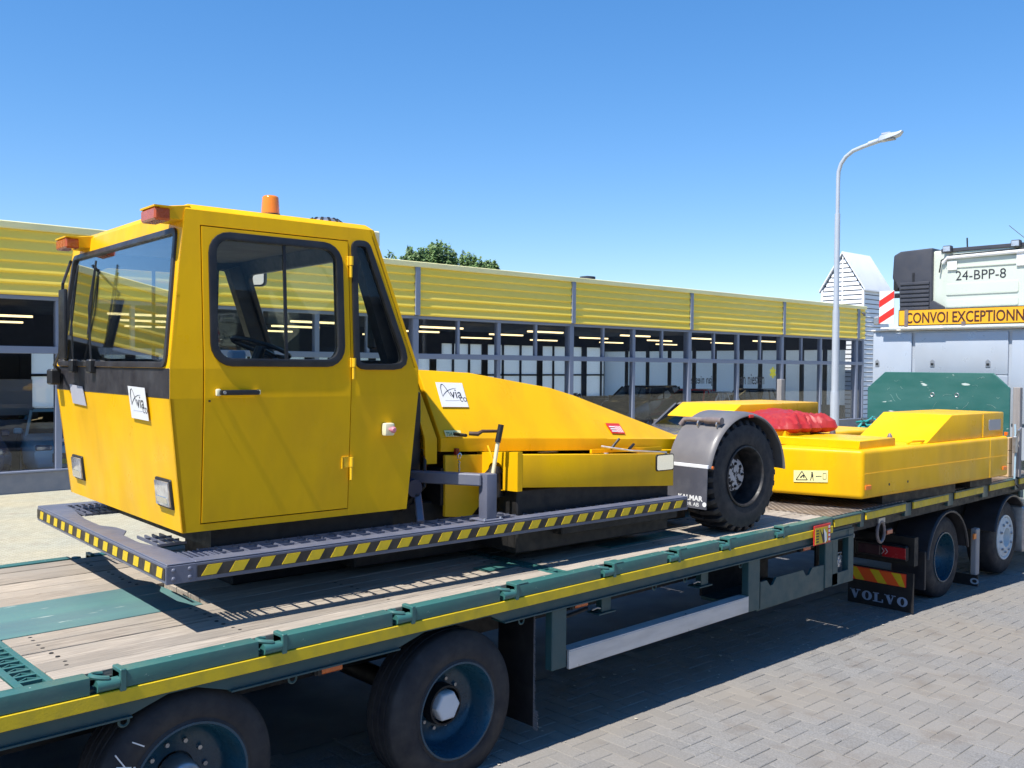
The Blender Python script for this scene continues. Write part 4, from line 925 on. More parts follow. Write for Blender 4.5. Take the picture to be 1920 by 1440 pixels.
wpz = GB(MB().tube([(1.66, .62, 1.75), (1.50, .56, 2.0), (1.46, .60, 2.08)], .008, 6), 'rear_wiper', BLK); MB().box(1.62, 1.70, .60, .68, 1.55, 1.78).build('wiper_motor', BLK, wpz, bevel=.01)
# thick black corner pillars inside the cab
for s_ in (0, 1):
    yy = ys(1.8)+.12 if not s_ else 2*CY-ys(1.8)-.12
    GB(MB().bar((1.62, yy, 1.40), (1.345, yy, 2.20), .11, .09, up=(0, 1, 0)), 'rear_pillar', BLK)
    GB(MB().bar((.16, yy-.02 if not s_ else yy+.02, 1.40), (.25, yy, 2.26), .06, .07, up=(0, 1, 0)), 'front_pillar', BLK)
GB(MB().box(.23, 1.36, .3, 2*CY-.3, 2.235, 2.265), 'headlining', pm('headlining', (.10, .10, .10), .8))
# mirror seen through the door window
mc = Vector((1.57, 2.46, 2.19)); mu = Vector((.72, -.69, 0)); mn_ = Vector((-.69, -.72, 0))
mm_ = GB(MB().plate(rrect(-.15, .15, -.11, .11, .04), [], lambda u, v: mc+mu*u+Vector((0, 0, v)), mn_*-.035), 'rear_view_mirror', BLK, bevel=.008)
MB().plate(rrect(-.135, .135, -.097, .097, .03), [], lambda u, v: mc+mn_*.004+mu*u+Vector((0, 0, v)), mn_*.003).build('mirror_glass', MIRW, mm_)
GB(MB().tube([mc-mn_*.03, (1.5, 2.42, 2.0), (1.48, 2.36, 1.9)], .010, 6), 'mirror_stay', BLK)
# dash, steering wheel, seats
GB(MB().hexa([(.22, .4, 1.15), (.55, .4, 1.20), (.55, 2.2, 1.20), (.22, 2.2, 1.15), (.20, .4, 1.40), (.45, .4, 1.43), (.45, 2.2, 1.43), (.20, 2.2, 1.40)]), 'dashboard', DKP, bevel=.02, seg=2)
sw = []; e1 = Vector((.82, 0, -.28)).normalized(); e2 = Vector((0, 1, 0)); c_ = Vector((.93, .86, 1.545))
for q in range(24): t = 2*math.pi*q/24; sw.append(c_+e1*(.19*math.cos(t))+e2*(.19*math.sin(t)))
swo = GB(MB().tube(sw, .014, 8, closed=True), 'steering_wheel', BLK)
for a in (0, 120, 240): t = R(a+30); MB().tube([c_, c_+e1*.185*math.cos(t)+e2*.185*math.sin(t)], .010, 6).build('spoke', BLK, swo)
GB(MB().tube([c_, (.74, .86, 1.1), (.70, .86, .6)], .035, 10), 'steering_column', BLK)
for (x, y) in ((1.33, .86), (1.33, 1.75)):
    s1 = GB(MB().box(x-.42, x+.05, y-.25, y+.25, .98, 1.10), 'seat', DKP, bevel=.04, seg=3); MB().box(x+.02, x+.14, y-.24, y+.24, 1.08, 1.36).build('backrest', DKP, s1, bevel=.04, seg=3); MB().box(x-.35, x, y-.2, y+.2, .52, .98).build('seat_base', BLK, s1)
GB(MB().box(.62, .72, .62, .68, 1.30, 1.52), 'control_box', pm('pale_blue_grey_plastic', (.35, .40, .5), .5), bevel=.01)
# beacon, vent dome, roof marker lamps
bc = GB(MB().lathe([(.001, .022), (.058, .022), (.062, .0)], (.78, .42, 2.325), (0, 0, 1), 28), 'beacon_base', BLK, smooth=50)
MB().lathe([(.001, .132), (.035, .132), (.046, .126), (.049, .118), (.055, .022)], (.78, .42, 2.325), (0, 0, 1), 28).build('beacon_dome', pm('orange_beacon_plastic', (.80, .22, .004), .2, coat=.6, rvar=.03), bc, smooth=50)
vd = GB(MB().lathe([(.001, .062), (.06, .058), (.10, .042), (.13, .012), (.135, 0)], (1.22, .55, 2.325), (0, 0, 1), 32), 'vent_dome', STEEL, smooth=60)
for q in range(14):
    t = 2*math.pi*q/14; MB().bar((1.22+.085*math.cos(t), .55+.085*math.sin(t), 2.378), (1.22+.12*math.cos(t), .55+.12*math.sin(t), 2.354), .016, .008).build('vent_slot', BLK, vd)
for (y0, y1) in ((.245, .45), (1.93, 2.16)):
    ml_ = GB(MB().hexa([(.05, y0, 2.225), (.22, y0, 2.225), (.22, y1, 2.225), (.05, y1, 2.225), (.05, y0, 2.29), (.22, y0, 2.315), (.22, y1, 2.315), (.05, y1, 2.29)]), 'marker_lamp_housing', YEL, bevel=.004)
    MB().box(.02, .11, y0-.006, y1+.006, 2.215, 2.285).build('marker_lamp_lens', AMBR, ml_, bevel=.01); MB().box(.018, .12, y0-.01, y1+.01, 2.2855, 2.295).build('lamp_cap', YEL, ml_)
# headlights
for (y0, y1) in ((.30, .535), (1.945, 2.18)):
    z0, z1 = .62, .79
    hl = GB(MB().hexa([(xf(z0)-.012, y0, z0), (xf(z0)+.02, y0, z0), (xf(z0)+.02, y1, z0), (xf(z0)-.012, y1, z0), (xf(z1)-.012, y0, z1), (xf(z1)+.02, y0, z1), (xf(z1)+.02, y1, z1), (xf(z1)-.012, y1, z1)]), 'headlight', BLK, bevel=.006)
    i = .014; MB().hexa([(xf(z0)-.028, y0+i, z0+i), (xf(z0)-.008, y0+i, z0+i), (xf(z0)-.008, y1-i, z0+i), (xf(z0)-.028, y1-i, z0+i), (xf(z1)-.022, y0+i, z1-i), (xf(z1)-.008, y0+i, z1-i), (xf(z1)-.008, y1-i, z1-i), (xf(z1)-.022, y1-i, z1-i)]).build('lamp_lens', LENS, hl, bevel=.008, seg=2)
    MB().hexa([(xf(z0)-.0305, y0+i+.02, z0+i+.015), (xf(z0)-.02, y0+i+.02, z0+i+.015), (xf(z0)-.02, y1-i-.02, z0+i+.015), (xf(z0)-.0305, y1-i-.02, z0+i+.015), (xf(.69)-.0275, y0+i+.02, .69), (xf(.69)-.02, y0+i+.02, .69), (xf(.69)-.02, y1-i-.02, .69), (xf(.69)-.0275, y1-i-.02, .69)]).build('lamp_reflector', CHROME, hl, bevel=.004)
# door furniture
hd = GB(MB().box(.335, .362, ys(1.277)-.03, ys(1.277)-.006, 1.258, 1.297), 'door_handle', IVORY, bevel=.008, seg=2)
MB().box(.350, .585, ys(1.277)-.052, ys(1.277)-.028, 1.262, 1.292).build('handle_grip', BLK, hd, bevel=.010, seg=2)
MB().lathe([(.0005, .004), (.009, .004), (.010, 0)], (.372, ys(1.277)-.052, 1.277), (0, -1, 0), 16).build('handle_lock', STEEL, hd)
MB().box(.565, .585, ys(1.277)-.05, ys(1.277)-.004, 1.266, 1.29).build('handle_foot', IVORY, hd)
for (z0, z1) in ((1.98, 2.11), (1.35, 1.48), (.725, .865)):
    y = ys((z0+z1)/2)-.016; zm = z0+(z1-z0)*.55
    hg = GB(MB().tube([(1.215, y, z0), (1.215, y, zm)], .0095, 10), 'hinge', YEL2); MB().tube([(1.217, y-.002, zm+.004), (1.217, y-.002, z1)], .0125, 10).build('hinge_pin', YEL2, hg)
    MB().box(1.165 if z0 < 1 else 1.195, 1.21, y+.004, y+.018, zm, z1).build('hinge_leaf', YEL2, hg, bevel=.002)
    if z0 < 1:
        MB().box(1.152, 1.158, y+.002, y+.014, zm-.005, z1+.004).build('hinge_stop', YEL2, hg); MB().box(1.152, 1.2, y+.002, y+.014, z1, z1+.006).build('hinge_stop', YEL2, hg)
es = GB(MB().box(1.435, 1.505, ys(1.03)-.05, ys(1.03), .99, 1.07), 'emergency_stop', IVORY, bevel=.012, seg=2)
MB().lathe([(.0005, .05), (.012, .05), (.020, .04), (.020, .03), (.011, .026), (.011, 0)], (1.47, ys(1.03)-.05, 1.03), (0, -1, 0), 18).build('stop_button', PINK, es)
GB(MB().box(.298, .308, ys(1.25)-.010, ys(1.25)-.004, 1.225, 1.235), 'screw_head', UND)
# ---- company stickers
def logo_sheet(org, xd, yd, wd, h, parent, skew=0):
    xd = Vector(xd).normalized(); yd = Vector(yd).normalized(); nd = xd.cross(yd); org = Vector(org)
    P = lambda u, v, k=0: org+xd*(u*wd+skew*v)+yd*(v*h)+nd*k
    sh = MB().prism([P(0, 0, .002), P(1, 0, .002), P(1, 1, .002), P(0, 1, .002)], nd*.002).build('company_sticker', WPR, parent)
    b = MB()
    def arc(pts, r): b.tube([P(u, v, .0045) for u, v in pts], r, 5)
    s_ = min(wd, h)
    arc([(.13, .42), (.12, .60), (.13, .78), (.17, .90), (.22, .93), (.28, .86), (.34, .72), (.41, .52), (.45, .42)], [s_*q for q in (.006, .012, .018, .016, .012, .010, .012, .012, .008)])
    arc([(.13, .42), (.20, .52), (.30, .62), (.42, .70), (.56, .75), (.70, .76)], [s_*q for q in (.006, .010, .012, .010, .008, .003)])
    b.build('logo_stroke', INK, sh)
    t1 = text('via', 'lettering', h*.56, P(.43, .36, .0045), xd, yd, INK, sh, xs=wd/h*.72 if wd > h else .62)
    text('co', 'lettering', h*.40, P(.73, .22, .0045), xd, yd, pm('grey_ink', (.12, .12, .14), .5), sh, xs=wd/h*.72 if wd > h else .62)
    MB().box(0, 1, 0, 1, 0, 1) ; MB().prism([P(.18, .25, .0042), P(.72, .26, .0042), P(.72, .268, .0042), P(.18, .258, .0042)], nd*.001).build('print_line', pm('blue_grey_ink', (.3, .35, .5), .5), sh)
    return sh
logo_sheet((xf(1.11)-.010, .80, 1.115), (0, -1, -.02), (-.13, 0, 1), .285, .190, tg)
GB(MB().hexa([(xf(1.15)-.010, 1.70, 1.150), (xf(1.15)-.006, 1.70, 1.150), (xf(1.15)-.006, 2.0, 1.158), (xf(1.15)-.010, 2.0, 1.158), (xf(1.28)-.016, 1.73, 1.278), (xf(1.28)-.012, 1.73, 1.278), (xf(1.28)-.012, 2.02, 1.288), (xf(1.28)-.016, 2.02, 1.288)]), 'blank_plate', pm('pale_lilac_plate', (.42, .42, .47), .5), label='blank pale grey plate on the cab front')
# ---- engine hood
RI = .75   # ridge y
def HP(x, s, z): return (x, s, z)
ridge = [(2.095, 1.4065), (2.57, 1.3845), (3.40, 1.264), (3.67, 1.199), (5.12, .774)]
def low(x): return .922-(x-2.12)*.0441
hood = MB()
for sgn in (0, 1):
    Y = (lambda y: y) if not sgn else (lambda y: 2*CY-y)
    r_ = [(x, Y(RI), z) for x, z in ridge]; lw = [(x, Y(.50), low(x)) for x in (2.125, 2.7, 3.4, 3.8, 4.90)]; sk = [(x, Y(.50), low(x)-.095) for x in (2.125, 2.7, 3.4, 3.8, 4.90)]; o = r_+lw+sk
    hood.add(o, [q_ for i in range(4) for q_ in ((i, i+1, 5+i), (i+1, 6+i, 5+i))]+[(5+i, 6+i, 11+i, 10+i) for i in range(4)]+[(4, 9, 14)])
rr = [(x, RI, z) for x, z in ridge]+[(x, 2*CY-RI, z) for x, z in ridge]; hood.add(rr, [(i, i+1, 6+i, 5+i) for i in range(4)])
hood.add([(2.095, RI, 1.4065), (2.125, .5, low(2.125)), (2.125, .5, low(2.125)-.095), (2.125, 2*CY-.5, low(2.125)-.095), (2.125, 2*CY-.5, low(2.125)), (2.095, 2*CY-RI, 1.4065)], [(0, 1, 2, 3, 4, 5)])
hood.add([(5.12, RI, .774), (4.9, .5, low(4.9)), (4.9, .5, low(4.9)-.095), (4.9, 2*CY-.5, low(4.9)-.095), (4.9, 2*CY-.5, low(4.9)), (5.12, 2*CY-RI, .774)], [(0, 1, 2, 3, 4, 5)])
from mathutils.bvhtree import BVHTree
HB = BVHTree.FromPolygons([tuple(v_) for v_ in hood.v], [tuple(f_) for f_ in hood.f])
GB(hood, 'engine_hood', YEL, bevel=.008, seg=2, smooth=12, merge=True, origin=(3.4, CY, .8))
GB(MB().box(2.14, 4.55, .52, 2*CY-.52, .44, .705), 'engine_bay', UND)
cw = MB()
for sgn in (0, 1):
    Y = (lambda y: y) if not sgn else (lambda y: 2*CY-y)
    a = [(1.99, Y(RI), 1.408), (2.050, Y(RI), 1.404), (2.090, Y(.5), .92), (2.090, Y(.5), .745), (1.995, Y(.5), .745), (1.985, Y(.5), .93)]; cw.prism(a, (0, (.02 if not sgn else -.02), 0))
cw.box(1.99, 2.050, RI, 2*CY-RI, 1.385, 1.405)
GB(cw, 'hood_collar', YEL)
GB(MB().box(1.80, 1.99, .55, 2*CY-.55, .5, 1.25), 'bellows', BLK, bevel=.01)
logo_sheet((2.262, .668, 1.128), (1, .008, -.03), (-.10, .68, .73), .235, .235, tg, skew=0) if False else None
# plane of the hood side for stickers
hx = Vector((1, 0, -.05)).normalized(); hn = Vector((0, -.75, .66)); 
def hp(x, z, k=0):
    """a point on the sloping hood side"""
    t = (z-low(x)); top = 1.4065-(max(0, x-2.1))*.05; y = .5+(RI-.5)*(t/max(.05, (top-low(x))))
    return Vector((x, y, z))
a0 = hp(2.21, 1.135); a1 = hp(2.455, 1.128); a2 = hp(2.185, 1.31)
lg = logo_sheet(a0+Vector((0, -.004, .003)), (a1-a0), (a2-a0)-(a1-a0).normalized()*((a2-a0).dot((a1-a0).normalized())), (a1-a0).length, (a2-a0).length, tg)
a0 = Vector((3.84, .548, .874)); 
def hood_y(x, z):
    h_ = HB.ray_cast(Vector((x, -1, z)), Vector((0, 1, 0))); return h_[0].y-.005 if h_[0] else .5
q = [Vector((x, hood_y(x, z)-.003, z+.002)) for x, z in ((3.93, .880), (4.13, .866), (4.115, .950), (3.91, .962))]
rs_ = GB(MB().prism(q, (0, -.002, .002)), 'red_sticker', REDP)
for i in range(3):
    f = .2+.22*i; a = q[0].lerp(q[3], f).lerp(q[1].lerp(q[2], f), .08); b_ = q[0].lerp(q[3], f).lerp(q[1].lerp(q[2], f), .45); MB().bar(a+Vector((0, -.004, .003)), b_+Vector((0, -.004, .003)), .012, .0015, up=(0, -.7, .7)).build('print_line', WPR, rs_)
for i in range(4):
    f = .52+.12*i; a = q[0].lerp(q[1], f).lerp(q[3].lerp(q[2], f), .1); b_ = q[0].lerp(q[1], f).lerp(q[3].lerp(q[2], f), .72); MB().bar(a+Vector((0, -.004, .003)), b_+Vector((0, -.004, .003)), .008, .0015, up=(0, -.7, .7)).build('print_line', WPR, rs_)
nl = [Vector((x, hood_y(x, z)-.004, z+.002)) for x, z in ((2.165, .930), (2.31, .925), (2.31, .968), (2.165, .973))]
ns = GB(MB().prism(nl, (0, -.001, .001)), 'number_label', CREAM); text('754 774', 'lettering', .042, nl[0]+Vector((.006, -.003, .006)), (1, 0, -.03), nl[3]-nl[0], pm('olive_ink', (.25, .3, .12), .5), ns, xs=.85)
# side boxes
GB(MB().prism([(2.165, .50, .36), (2.40, .50, .335), (2.47, .50, .40), (2.56, .50, .44), (2.56, .50, .785), (2.165, .50, .80)], (0, .03, 0)), 'side_flap', YEL2, bevel=.004)
bx = MB().hexa([(2.545, .10, .580), (4.19, .10, .468), (4.19, .52, .45), (2.545, .52, .56), (2.545, .10, .813), (4.19, .10, .733), (4.19, .52, .70), (2.545, .52, .785)]); GB(bx, 'tank_cover', YEL, bevel=.007, seg=2)
fpz = MB().plate([(.04, .555), (.50, .54), (.50, .80), (.04, .835)], [rpoly([(.20, .545), (.37, .545), (.37, .74), (.20, .75)], [.01, .01, .08, .08], 5)], lambda y, z: (2.50, y+.06, z), (.045, 0, 0)); GB(fpz, 'tank_cover_front', YEL)
GB(MB().tube([(2.49, .35, .50), (2.49, .345, .66), (2.50, .345, .715)], [.072, .072, .03], 20), 'black_cylinder', BLK, smooth=50)
GB(MB().tube([(2.485, .345, .72), (2.47, .36, .80), (2.47, .40, .86)], .007, 6), 'cable', YEL2)
for x, y in ((2.62, .2), (3.6, .30)): GB(MB().lathe([(.0005, .006), (.018, .006), (.02, 0)], (x, y, .80-(x-2.545)*.0486), (0, 0, 1), 12), 'cap_bolt', STEEL)
GB(MB().bar((2.92, .33, .792), (3.12, .37, .784), .045, .006), 'slot_cover', BLK)
GB(MB().bar((3.55, .42, .76), (4.45, .46, .735), .02, .03), 'edge_trim', YEL)
# levers and padlock
lv = GB(MB().tube([(2.36, .21, .64), (2.41, .205, .93)], .014, 12), 'tow_lever', pm('cream_lever', (.75, .68, .45), .45)); MB().tube([(2.403, .205, .90), (2.43, .20, 1.025)], .021, 12).build('lever_grip', BLK, lv)
hh = GB(MB().tube([(2.22, .30, .965), (2.27, .26, .962), (2.30, .25, .980), (2.46, .25, .975)], [.014, .016, .012, .011], 8), 'hood_handle', pm('brown_handle', (.07, .035, .02), .5)); MB().tube([(2.21, .32, .95), (2.23, .48, .95)], .012, 8).build('handle_stem', BLK, hh)
GB(MB().box(2.24, 2.27, .475, .50, .80, .845), 'red_latch', pm('dark_red_latch', (.2, .01, .01), .4)); pk = GB(MB().tube([(2.245, .46, .775), (2.24, .45, .80), (2.255, .45, .815), (2.27, .45, .80), (2.265, .46, .775)], .005, 6), 'padlock_ring', CHROME)
for i in range(5): MB().tube([(2.25+.008*(i % 2), .455, .76-i*.022), (2.262-.008*(i % 2), .455, .745-i*.022), (2.25+.008*(i % 2), .455, .735-i*.022)], .006, 6).build('chain_link', STEEL, pk)
# guard rail beside the hood
ps = GB(MB().box(2.18, 2.27, .045, .135, .3866, .705), 'guard_post', GREY, bevel=.010, seg=2); MB().box(2.14, 2.31, .02, .17, .387, .399).build('foot_plate', GREY, ps, bevel=.003)
for (x, y) in ((2.155, .035), (2.295, .035)): MB().lathe([(.0005, .01), (.008, .01), (.01, 0)], (x, y, .399), (0, 0, 1), 6).build('foot_bolt', STEEL, ps)
GB(MB().bar((2.19, .105, .662), (1.92, .56, .662), .075, .082), 'guard_rail', GREY, bevel=.008); GB(MB().bar((1.93, .53, .64), (1.78, .25, .39), .05, .05), 'guard_brace', GREY, bevel=.006)
GB(MB().tube([(1.75, .5, .45), (1.85, .40, .55), (1.80, .55, .75)], .02, 8), 'hydraulic_hose', BLK); GB(MB().tube([(1.86, .6, .42), (1.95, .45, .60), (2.0, .52, .8)], .014, 8), 'hydraulic_hose', BLK)
GB(MB().lathe([(.001, .01), (.06, .01), (.065, -.06)], (1.83, .40, .60), (0, -1, 0), 20), 'filter_housing', pm('blue_black_filter', (.02, .025, .06), .4))
# mirror lying against the tank cover
mi = GB(MB().plate(rrect(3.965, 4.185, .600, .735, .022), [], lambda x, z: (x, .092, z), (0, .012, 0)), 'folded_mirror', BLK, bevel=.004); MB().plate(rrect(3.975, 4.175, .608, .727, .018), [], lambda x, z: (x, .0895, z), (0, .002, 0)).build('mirror_glass', MIRR, mi)
GB(MB().tube([(3.70, .45, .79), (3.85, .25, .76), (4.1, .10, .745)], .009, 6), 'mirror_stay', STEEL); GB(MB().tube([(3.78, .42, .765), (3.86, .40, .85)], .011, 8), 'small_lever', BLK); GB(MB().tube([(4.0, .42, .755), (4.08, .44, .79)], .012, 8), 'small_lever', BLK)
GB(MB().hexa([(4.2, .50, .53), (4.72, .50, .50), (4.72, .54, .50), (4.2, .54, .53), (4.2, .50, .715), (4.72, .50, .70), (4.72, .54, .70), (4.2, .54, .715)]), 'rear_side_panel', YEL); GB(MB().box(4.22, 4.5, .495, .499, .63, .68), 'pale_label', CREAM)
# ---- big rear wheel, fender, flap
WC = (5.075, .03, .492); TR_ = .495
def tug_wheel(c, s):
    b = MB(); ax = (0, -1*s, 0); r = TR_
    pr = [(.262, -.012), (.275, .0), (.29, .002), (.34, .010), (.40, .006), (.445, -.004), (.458, -.04), (.458, -.33), (.44, -.36), (.28, -.36)]
    w_ = b.lathe(pr, c, ax, 72).build('tug_wheel', TYREB, tg, origin=c, smooth=50)
    lg = None; c_ = Vector(c)
    for k in range(30):
        t = 2*math.pi*k/30; cs, sn = math.cos(t), math.sin(t)
        def q(r_, h, dt): return (c[0]+r_*math.cos(t+dt), c[1]-s*h, c[2]+r_*math.sin(t+dt))
        MB().hexa([q(.445, .0, -.05), q(.445, .0, .05), q(.45, -.19, .06+.05), q(.45, -.19, .06-.05), q(.492, -.025, -.05), q(.492, -.025, .05), q(.497, -.19, .06+.05), q(.497, -.19, .06-.05)]).build('tread_lug', TYREB, w_, bevel=.005)
        MB().hexa([q(.45, -.20, .01), q(.45, -.20, .09), q(.415, -.365, .05), q(.415, -.365, -.05), q(.497, -.20, .01), q(.497, -.20, .09), q(.492, -.335, .05), q(.492, -.335, -.05)]).build('tread_lug', TYREB, w_, bevel=.005)
    MB().lathe([(.27, -.004), (.268, .010), (.255, .012), (.248, .0), (.242, -.02), (.236, -.20), (.15, -.22), (.001, -.22)], c, ax, 56).build('rim', RIMK, w_, origin=c, smooth=50)
    MB().lathe([(.001, -.11), (.125, -.11), (.145, -.12), (.15, -.22)], c, ax, 32).build('hub', CHIP, w_, origin=c, smooth=40)
    for k in range(8): t = 2*math.pi*k/8; MB().lathe([(.001, -.096), (.012, -.096), (.014, -.11)], (c[0]+.10*math.cos(t), c[1], c[2]+.10*math.sin(t)), ax, 6).build('wheel_nut', UND, w_)
    return w_
tug_wheel(WC, 1); tug_wheel((5.075, 2*CY-.03, .492), -1)
for s in (0, 1):
    Y = (lambda y: y) if not s else (lambda y: 2*CY-y)
    b = MB(); rO, rI = .575, .553; cx, cz = 5.09, .475; out_ = []; inn_ = []; K = 28
    for k in range(K+1):
        t = R(5+163*k/K); out_.append((cx+rO*math.cos(t), cz+rO*math.sin(t))); inn_.append((cx+rI*math.cos(t), cz+rI*math.sin(t)))
    b.lathe([(.538, .004), (.548, .014), (.562, .006), (.574, -.03), (.580, -.08), (.580, -.43), (.566, -.43), (.562, -.08), (.548, -.02), (.538, .004)], (cx, Y(.01), cz), (0, -1 if not s else 1, 0), 44, a0=5 if not s else -168, a1=168 if not s else -5); GB(b, 'fender', FEND, smooth=60)
    ip = MB(); ip.prism([(x, Y(.425), z) for x, z in out_]+[(cx-.5, Y(.425), .30), (cx+.5, Y(.425), .30)], (0, .01, 0)); GB(ip, 'inner_arch', UND)
    GB(MB().box(4.508, 4.528, Y(.43) if s else .0, Y(.0) if s else .43, .592, .622), 'flap_clamp_strip', WHT, bevel=.003)
    fpn = GB(MB().prism([(4.505, Y(.0), .59), (4.50, Y(.005), .25), (4.50, Y(.30), .25), (4.50, Y(.32), .30), (4.505, Y(.43), .32), (4.508, Y(.43), .59)], (.008, 0, 0)), 'mud_flap', pm('grey_flap_rubber', (.07, .072, .09), .5, dirt=(.14, .14, .16), dscale=5, damt=.7, bump=.2, bscale=6))
    if not s:
        text('KALMAR', 'lettering', .060, (4.4995, .305, .316), (0, -1, 0), (0, 0, 1), WPR, fpn, xs=1.12, bold=.0018); text('MOTOR AB', 'lettering', .046, (4.4995, .345, .268), (0, -1, 0), (0, 0, 1), WPR, fpn, xs=1.12)
        MB().lathe([(.0005, .003), (.020, .003), (.020, 0)], (4.4995, .022, .292), (-1, 0, 0), 16).build('round_mark', WPR, fpn)
GB(MB().tube([(4.735, .03, .985), (4.735, .20, .985), (4.735, .21, .985), (4.735, .36, .985)], [.030, .030, .022, .022], 16), 'fender_tube', PIPE, smooth=50); GB(MB().tube([(4.735, .36, .985), (4.73, .43, .98), (4.71, .46, .93)], .022, 12), 'fender_tube', PIPE)
for y in (.06, .26): GB(MB().tube([(4.735, y, .95), (4.735, y+.012, .95)], .036, 12), 'tube_clamp', STEEL); 
GB(MB().box(5.07, 5.13, -.014, .005, 1.005, 1.03), 'side_marker', REDP, bevel=.003)
GB(MB().lathe([(.001, .01), (.013, .008), (.015, 0)], (4.56, -.01, .60), (0, -1, 0), 12), 'side_marker', AMB)
# ---- rear lifting cradle
arm = MB(); c_x = 7.03
def arm_block(name, y0, y1, x0, x1, z0, z1, xs0=None):
    xs0 = x0 if xs0 is None else xs0
    return GB(MB().hexa([(x0, y0, z0), (x1, y0, z0), (x1, y1, z0), (xs0, y1, z0), (x0, y0, z1), (x1, y0, z1), (x1, y1, z1), (xs0, y1, z1)]), name, YEL, bevel=.045, seg=4, smooth=40)
a1_ = arm_block('cradle_arm', 0.0, .92, 7.02, 10.54, .118, .615, 6.72); arm_block('cradle_arm', 1.66, 2.58, 6.9, 10.54, .118, .615, 6.9)
arm_block('cradle_front', .93, 1.65, 6.72, 7.6, .118, .60, 6.80)
GB(MB().box(7.05, 10.53, -.004, .01, .372, .378), 'weld_seam', YEL2); 
GB(MB().box(10.0, 10.006, -.003, .01, .13, .60), 'weld_seam', YEL2)
GB(MB().hexa([(7.12, .10, .612), (7.9, .12, .612), (7.9, 1.9, .612), (6.9, 1.9, .612), (7.12, .10, .70), (7.9, .12, .70), (7.9, 1.9, .70), (6.9, 1.9, .70)]), 'cross_bar', YEL, bevel=.006)
GB(MB().box(7.1, 7.6, .96, 2.0, .60, .76), 'inner_housing', YEL, bevel=.01)
GB(MB().prism([(8.46, .05, .615), (9.08, .05, .915), (10.50, .05, .915), (10.50, .05, .615)], (0, .84, 0)), 'slanted_cover', YEL, bevel=.016, seg=2, smooth=20)
GB(MB().box(9.9, 9.905, .044, .056, .62, .9), 'weld_seam', YEL2)
ff = GB(MB().prism([(7.05, 1.72, .85), (7.35, 1.72, 1.01), (9.0, 1.72, 1.01), (9.0, 1.72, .85)], (0, .88, 0)), 'slanted_cover', YEL, bevel=.016, seg=2, smooth=20); GB(MB().box(7.7, 9.05, 1.74, 2.56, .612, .85), 'inner_housing', YEL, bevel=.008)
GB(MB().plate(rrect(10.06, 10.40, .70, .83, .02), [], lambda x, z: (x, .044, z), (0, .004, 0)), 'grey_plate', pm('grey_reflector', (.35, .36, .38), .5))
for (x, y, s_) in ((7.93, .20, 1), (8.55, 1.25, 1), (8.2, 1.45, 0)):
    GB(MB().lathe([(.0005, .13), (.015, .12), (.03, .085), (.036, .05), (.037, 0)], (x, y, .615 if s_ else .70), (0, 0, 1), 16), 'pin_cap', PIPE if s_ else YEL, smooth=60)
am = GB(MB().box(7.56, 7.72, .13, .30, .615, .632), 'amber_lamp_base', ORG, bevel=.004); MB().box(7.57, 7.71, .14, .29, .632, .672).build('amber_lamp_lens', AMB, am, bevel=.012, seg=2)
GB(MB().tube([(8.2, .14, .62), (8.2, .09, .65), (8.42, .06, .65), (8.44, .1, .62)], .014, 8), 'lift_eye', YEL)
for (x0, x1, z) in ((7.055, 7.17, .235), (10.36, 10.48, .22)): GB(MB().box(x0, x1, -.012, .0, z-.022, z+.022), 'orange_reflector', ORG, bevel=.004)
for x in (7.55, 7.95): GB(MB().lathe([(.0005, .003), (.014, .003), (.014, 0)], (x, .0, .235-.0*(x-7)), (0, -1, 0), 10), 'bolt_hole', BLK)
GB(MB().tube([(9.85, -.01, .70), (10.45, -.01, .71)], .0, 3), 'x', YEL) if False else None
GB(MB().box(10.49, 10.53, .0, .04, .62, .665), 'amber_reflector', AMB, bevel=.004)
# warning label on the sloping front of the near arm
fn = lambda y, z, k=0: Vector((7.02-.326*y-.006-k, y, z))
wl_ = GB(MB().prism([fn(.655, .25), fn(.325, .27), fn(.325, .392), fn(.655, .372)], (-.002, 0, 0)), 'warning_label', pm('pale_yellow_label', (.85, .78, .35), .45, rvar=.03))
b = MB(); T3 = [fn(.63, .275, .003), fn(.52, .282, .003), fn(.575, .368, .003)]
for i in range(3): b.bar(T3[i], T3[(i+1) % 3], .002, .007, up=(0, 0, 1) if i else (0, 0, 1))
b.build('triangle_symbol', INK, wl_)
b = MB(); b.bar(fn(.59, .30, .003), fn(.56, .33, .003), .002, .012); b.bar(fn(.555, .30, .003), fn(.555, .335, .003), .012, .002, up=(1, 0, 0)); b.build('hand_symbol', INK, wl_)
b = MB(); b.box(*(lambda p: (p.x-.002, p.x, p.y-.012, p.y+.012))(fn(.475, .33, .003)), .315, .345); b.box(*(lambda p: (p.x-.002, p.x, p.y-.008, p.y+.008))(fn(.475, .36, .003)), .350, .366); b.bar(fn(.482, .315, .003), fn(.49, .28, .003), .006, .006); b.bar(fn(.468, .315, .003), fn(.462, .28, .003), .006, .006); b.build('person_symbol', INK, wl_)
b = MB(); b.bar(fn(.44, .325, .003), fn(.385, .33, .003), .004, .005); b.build('arrow_symbol', INK, wl_)
b = MB(); 
for (ya, za, yb_, zb_) in ((.37, .30, .34, .302), (.37, .36, .34, .362), (.37, .30, .37, .36), (.34, .302, .34, .362)): b.bar(fn(ya, za, .003), fn(yb_, zb_, .003), .003, .003, up=(1, 0, 0))
b.build('box_symbol', INK, wl_)
# small wheels / pads under the cradle
GB(MB().box(7.6, 9.3, .1, 2.4, .0, .12), 'cradle_underside', UND); GB(MB().box(9.7, 10.3, .1, 2.4, .02, .12), 'cradle_underside', UND)

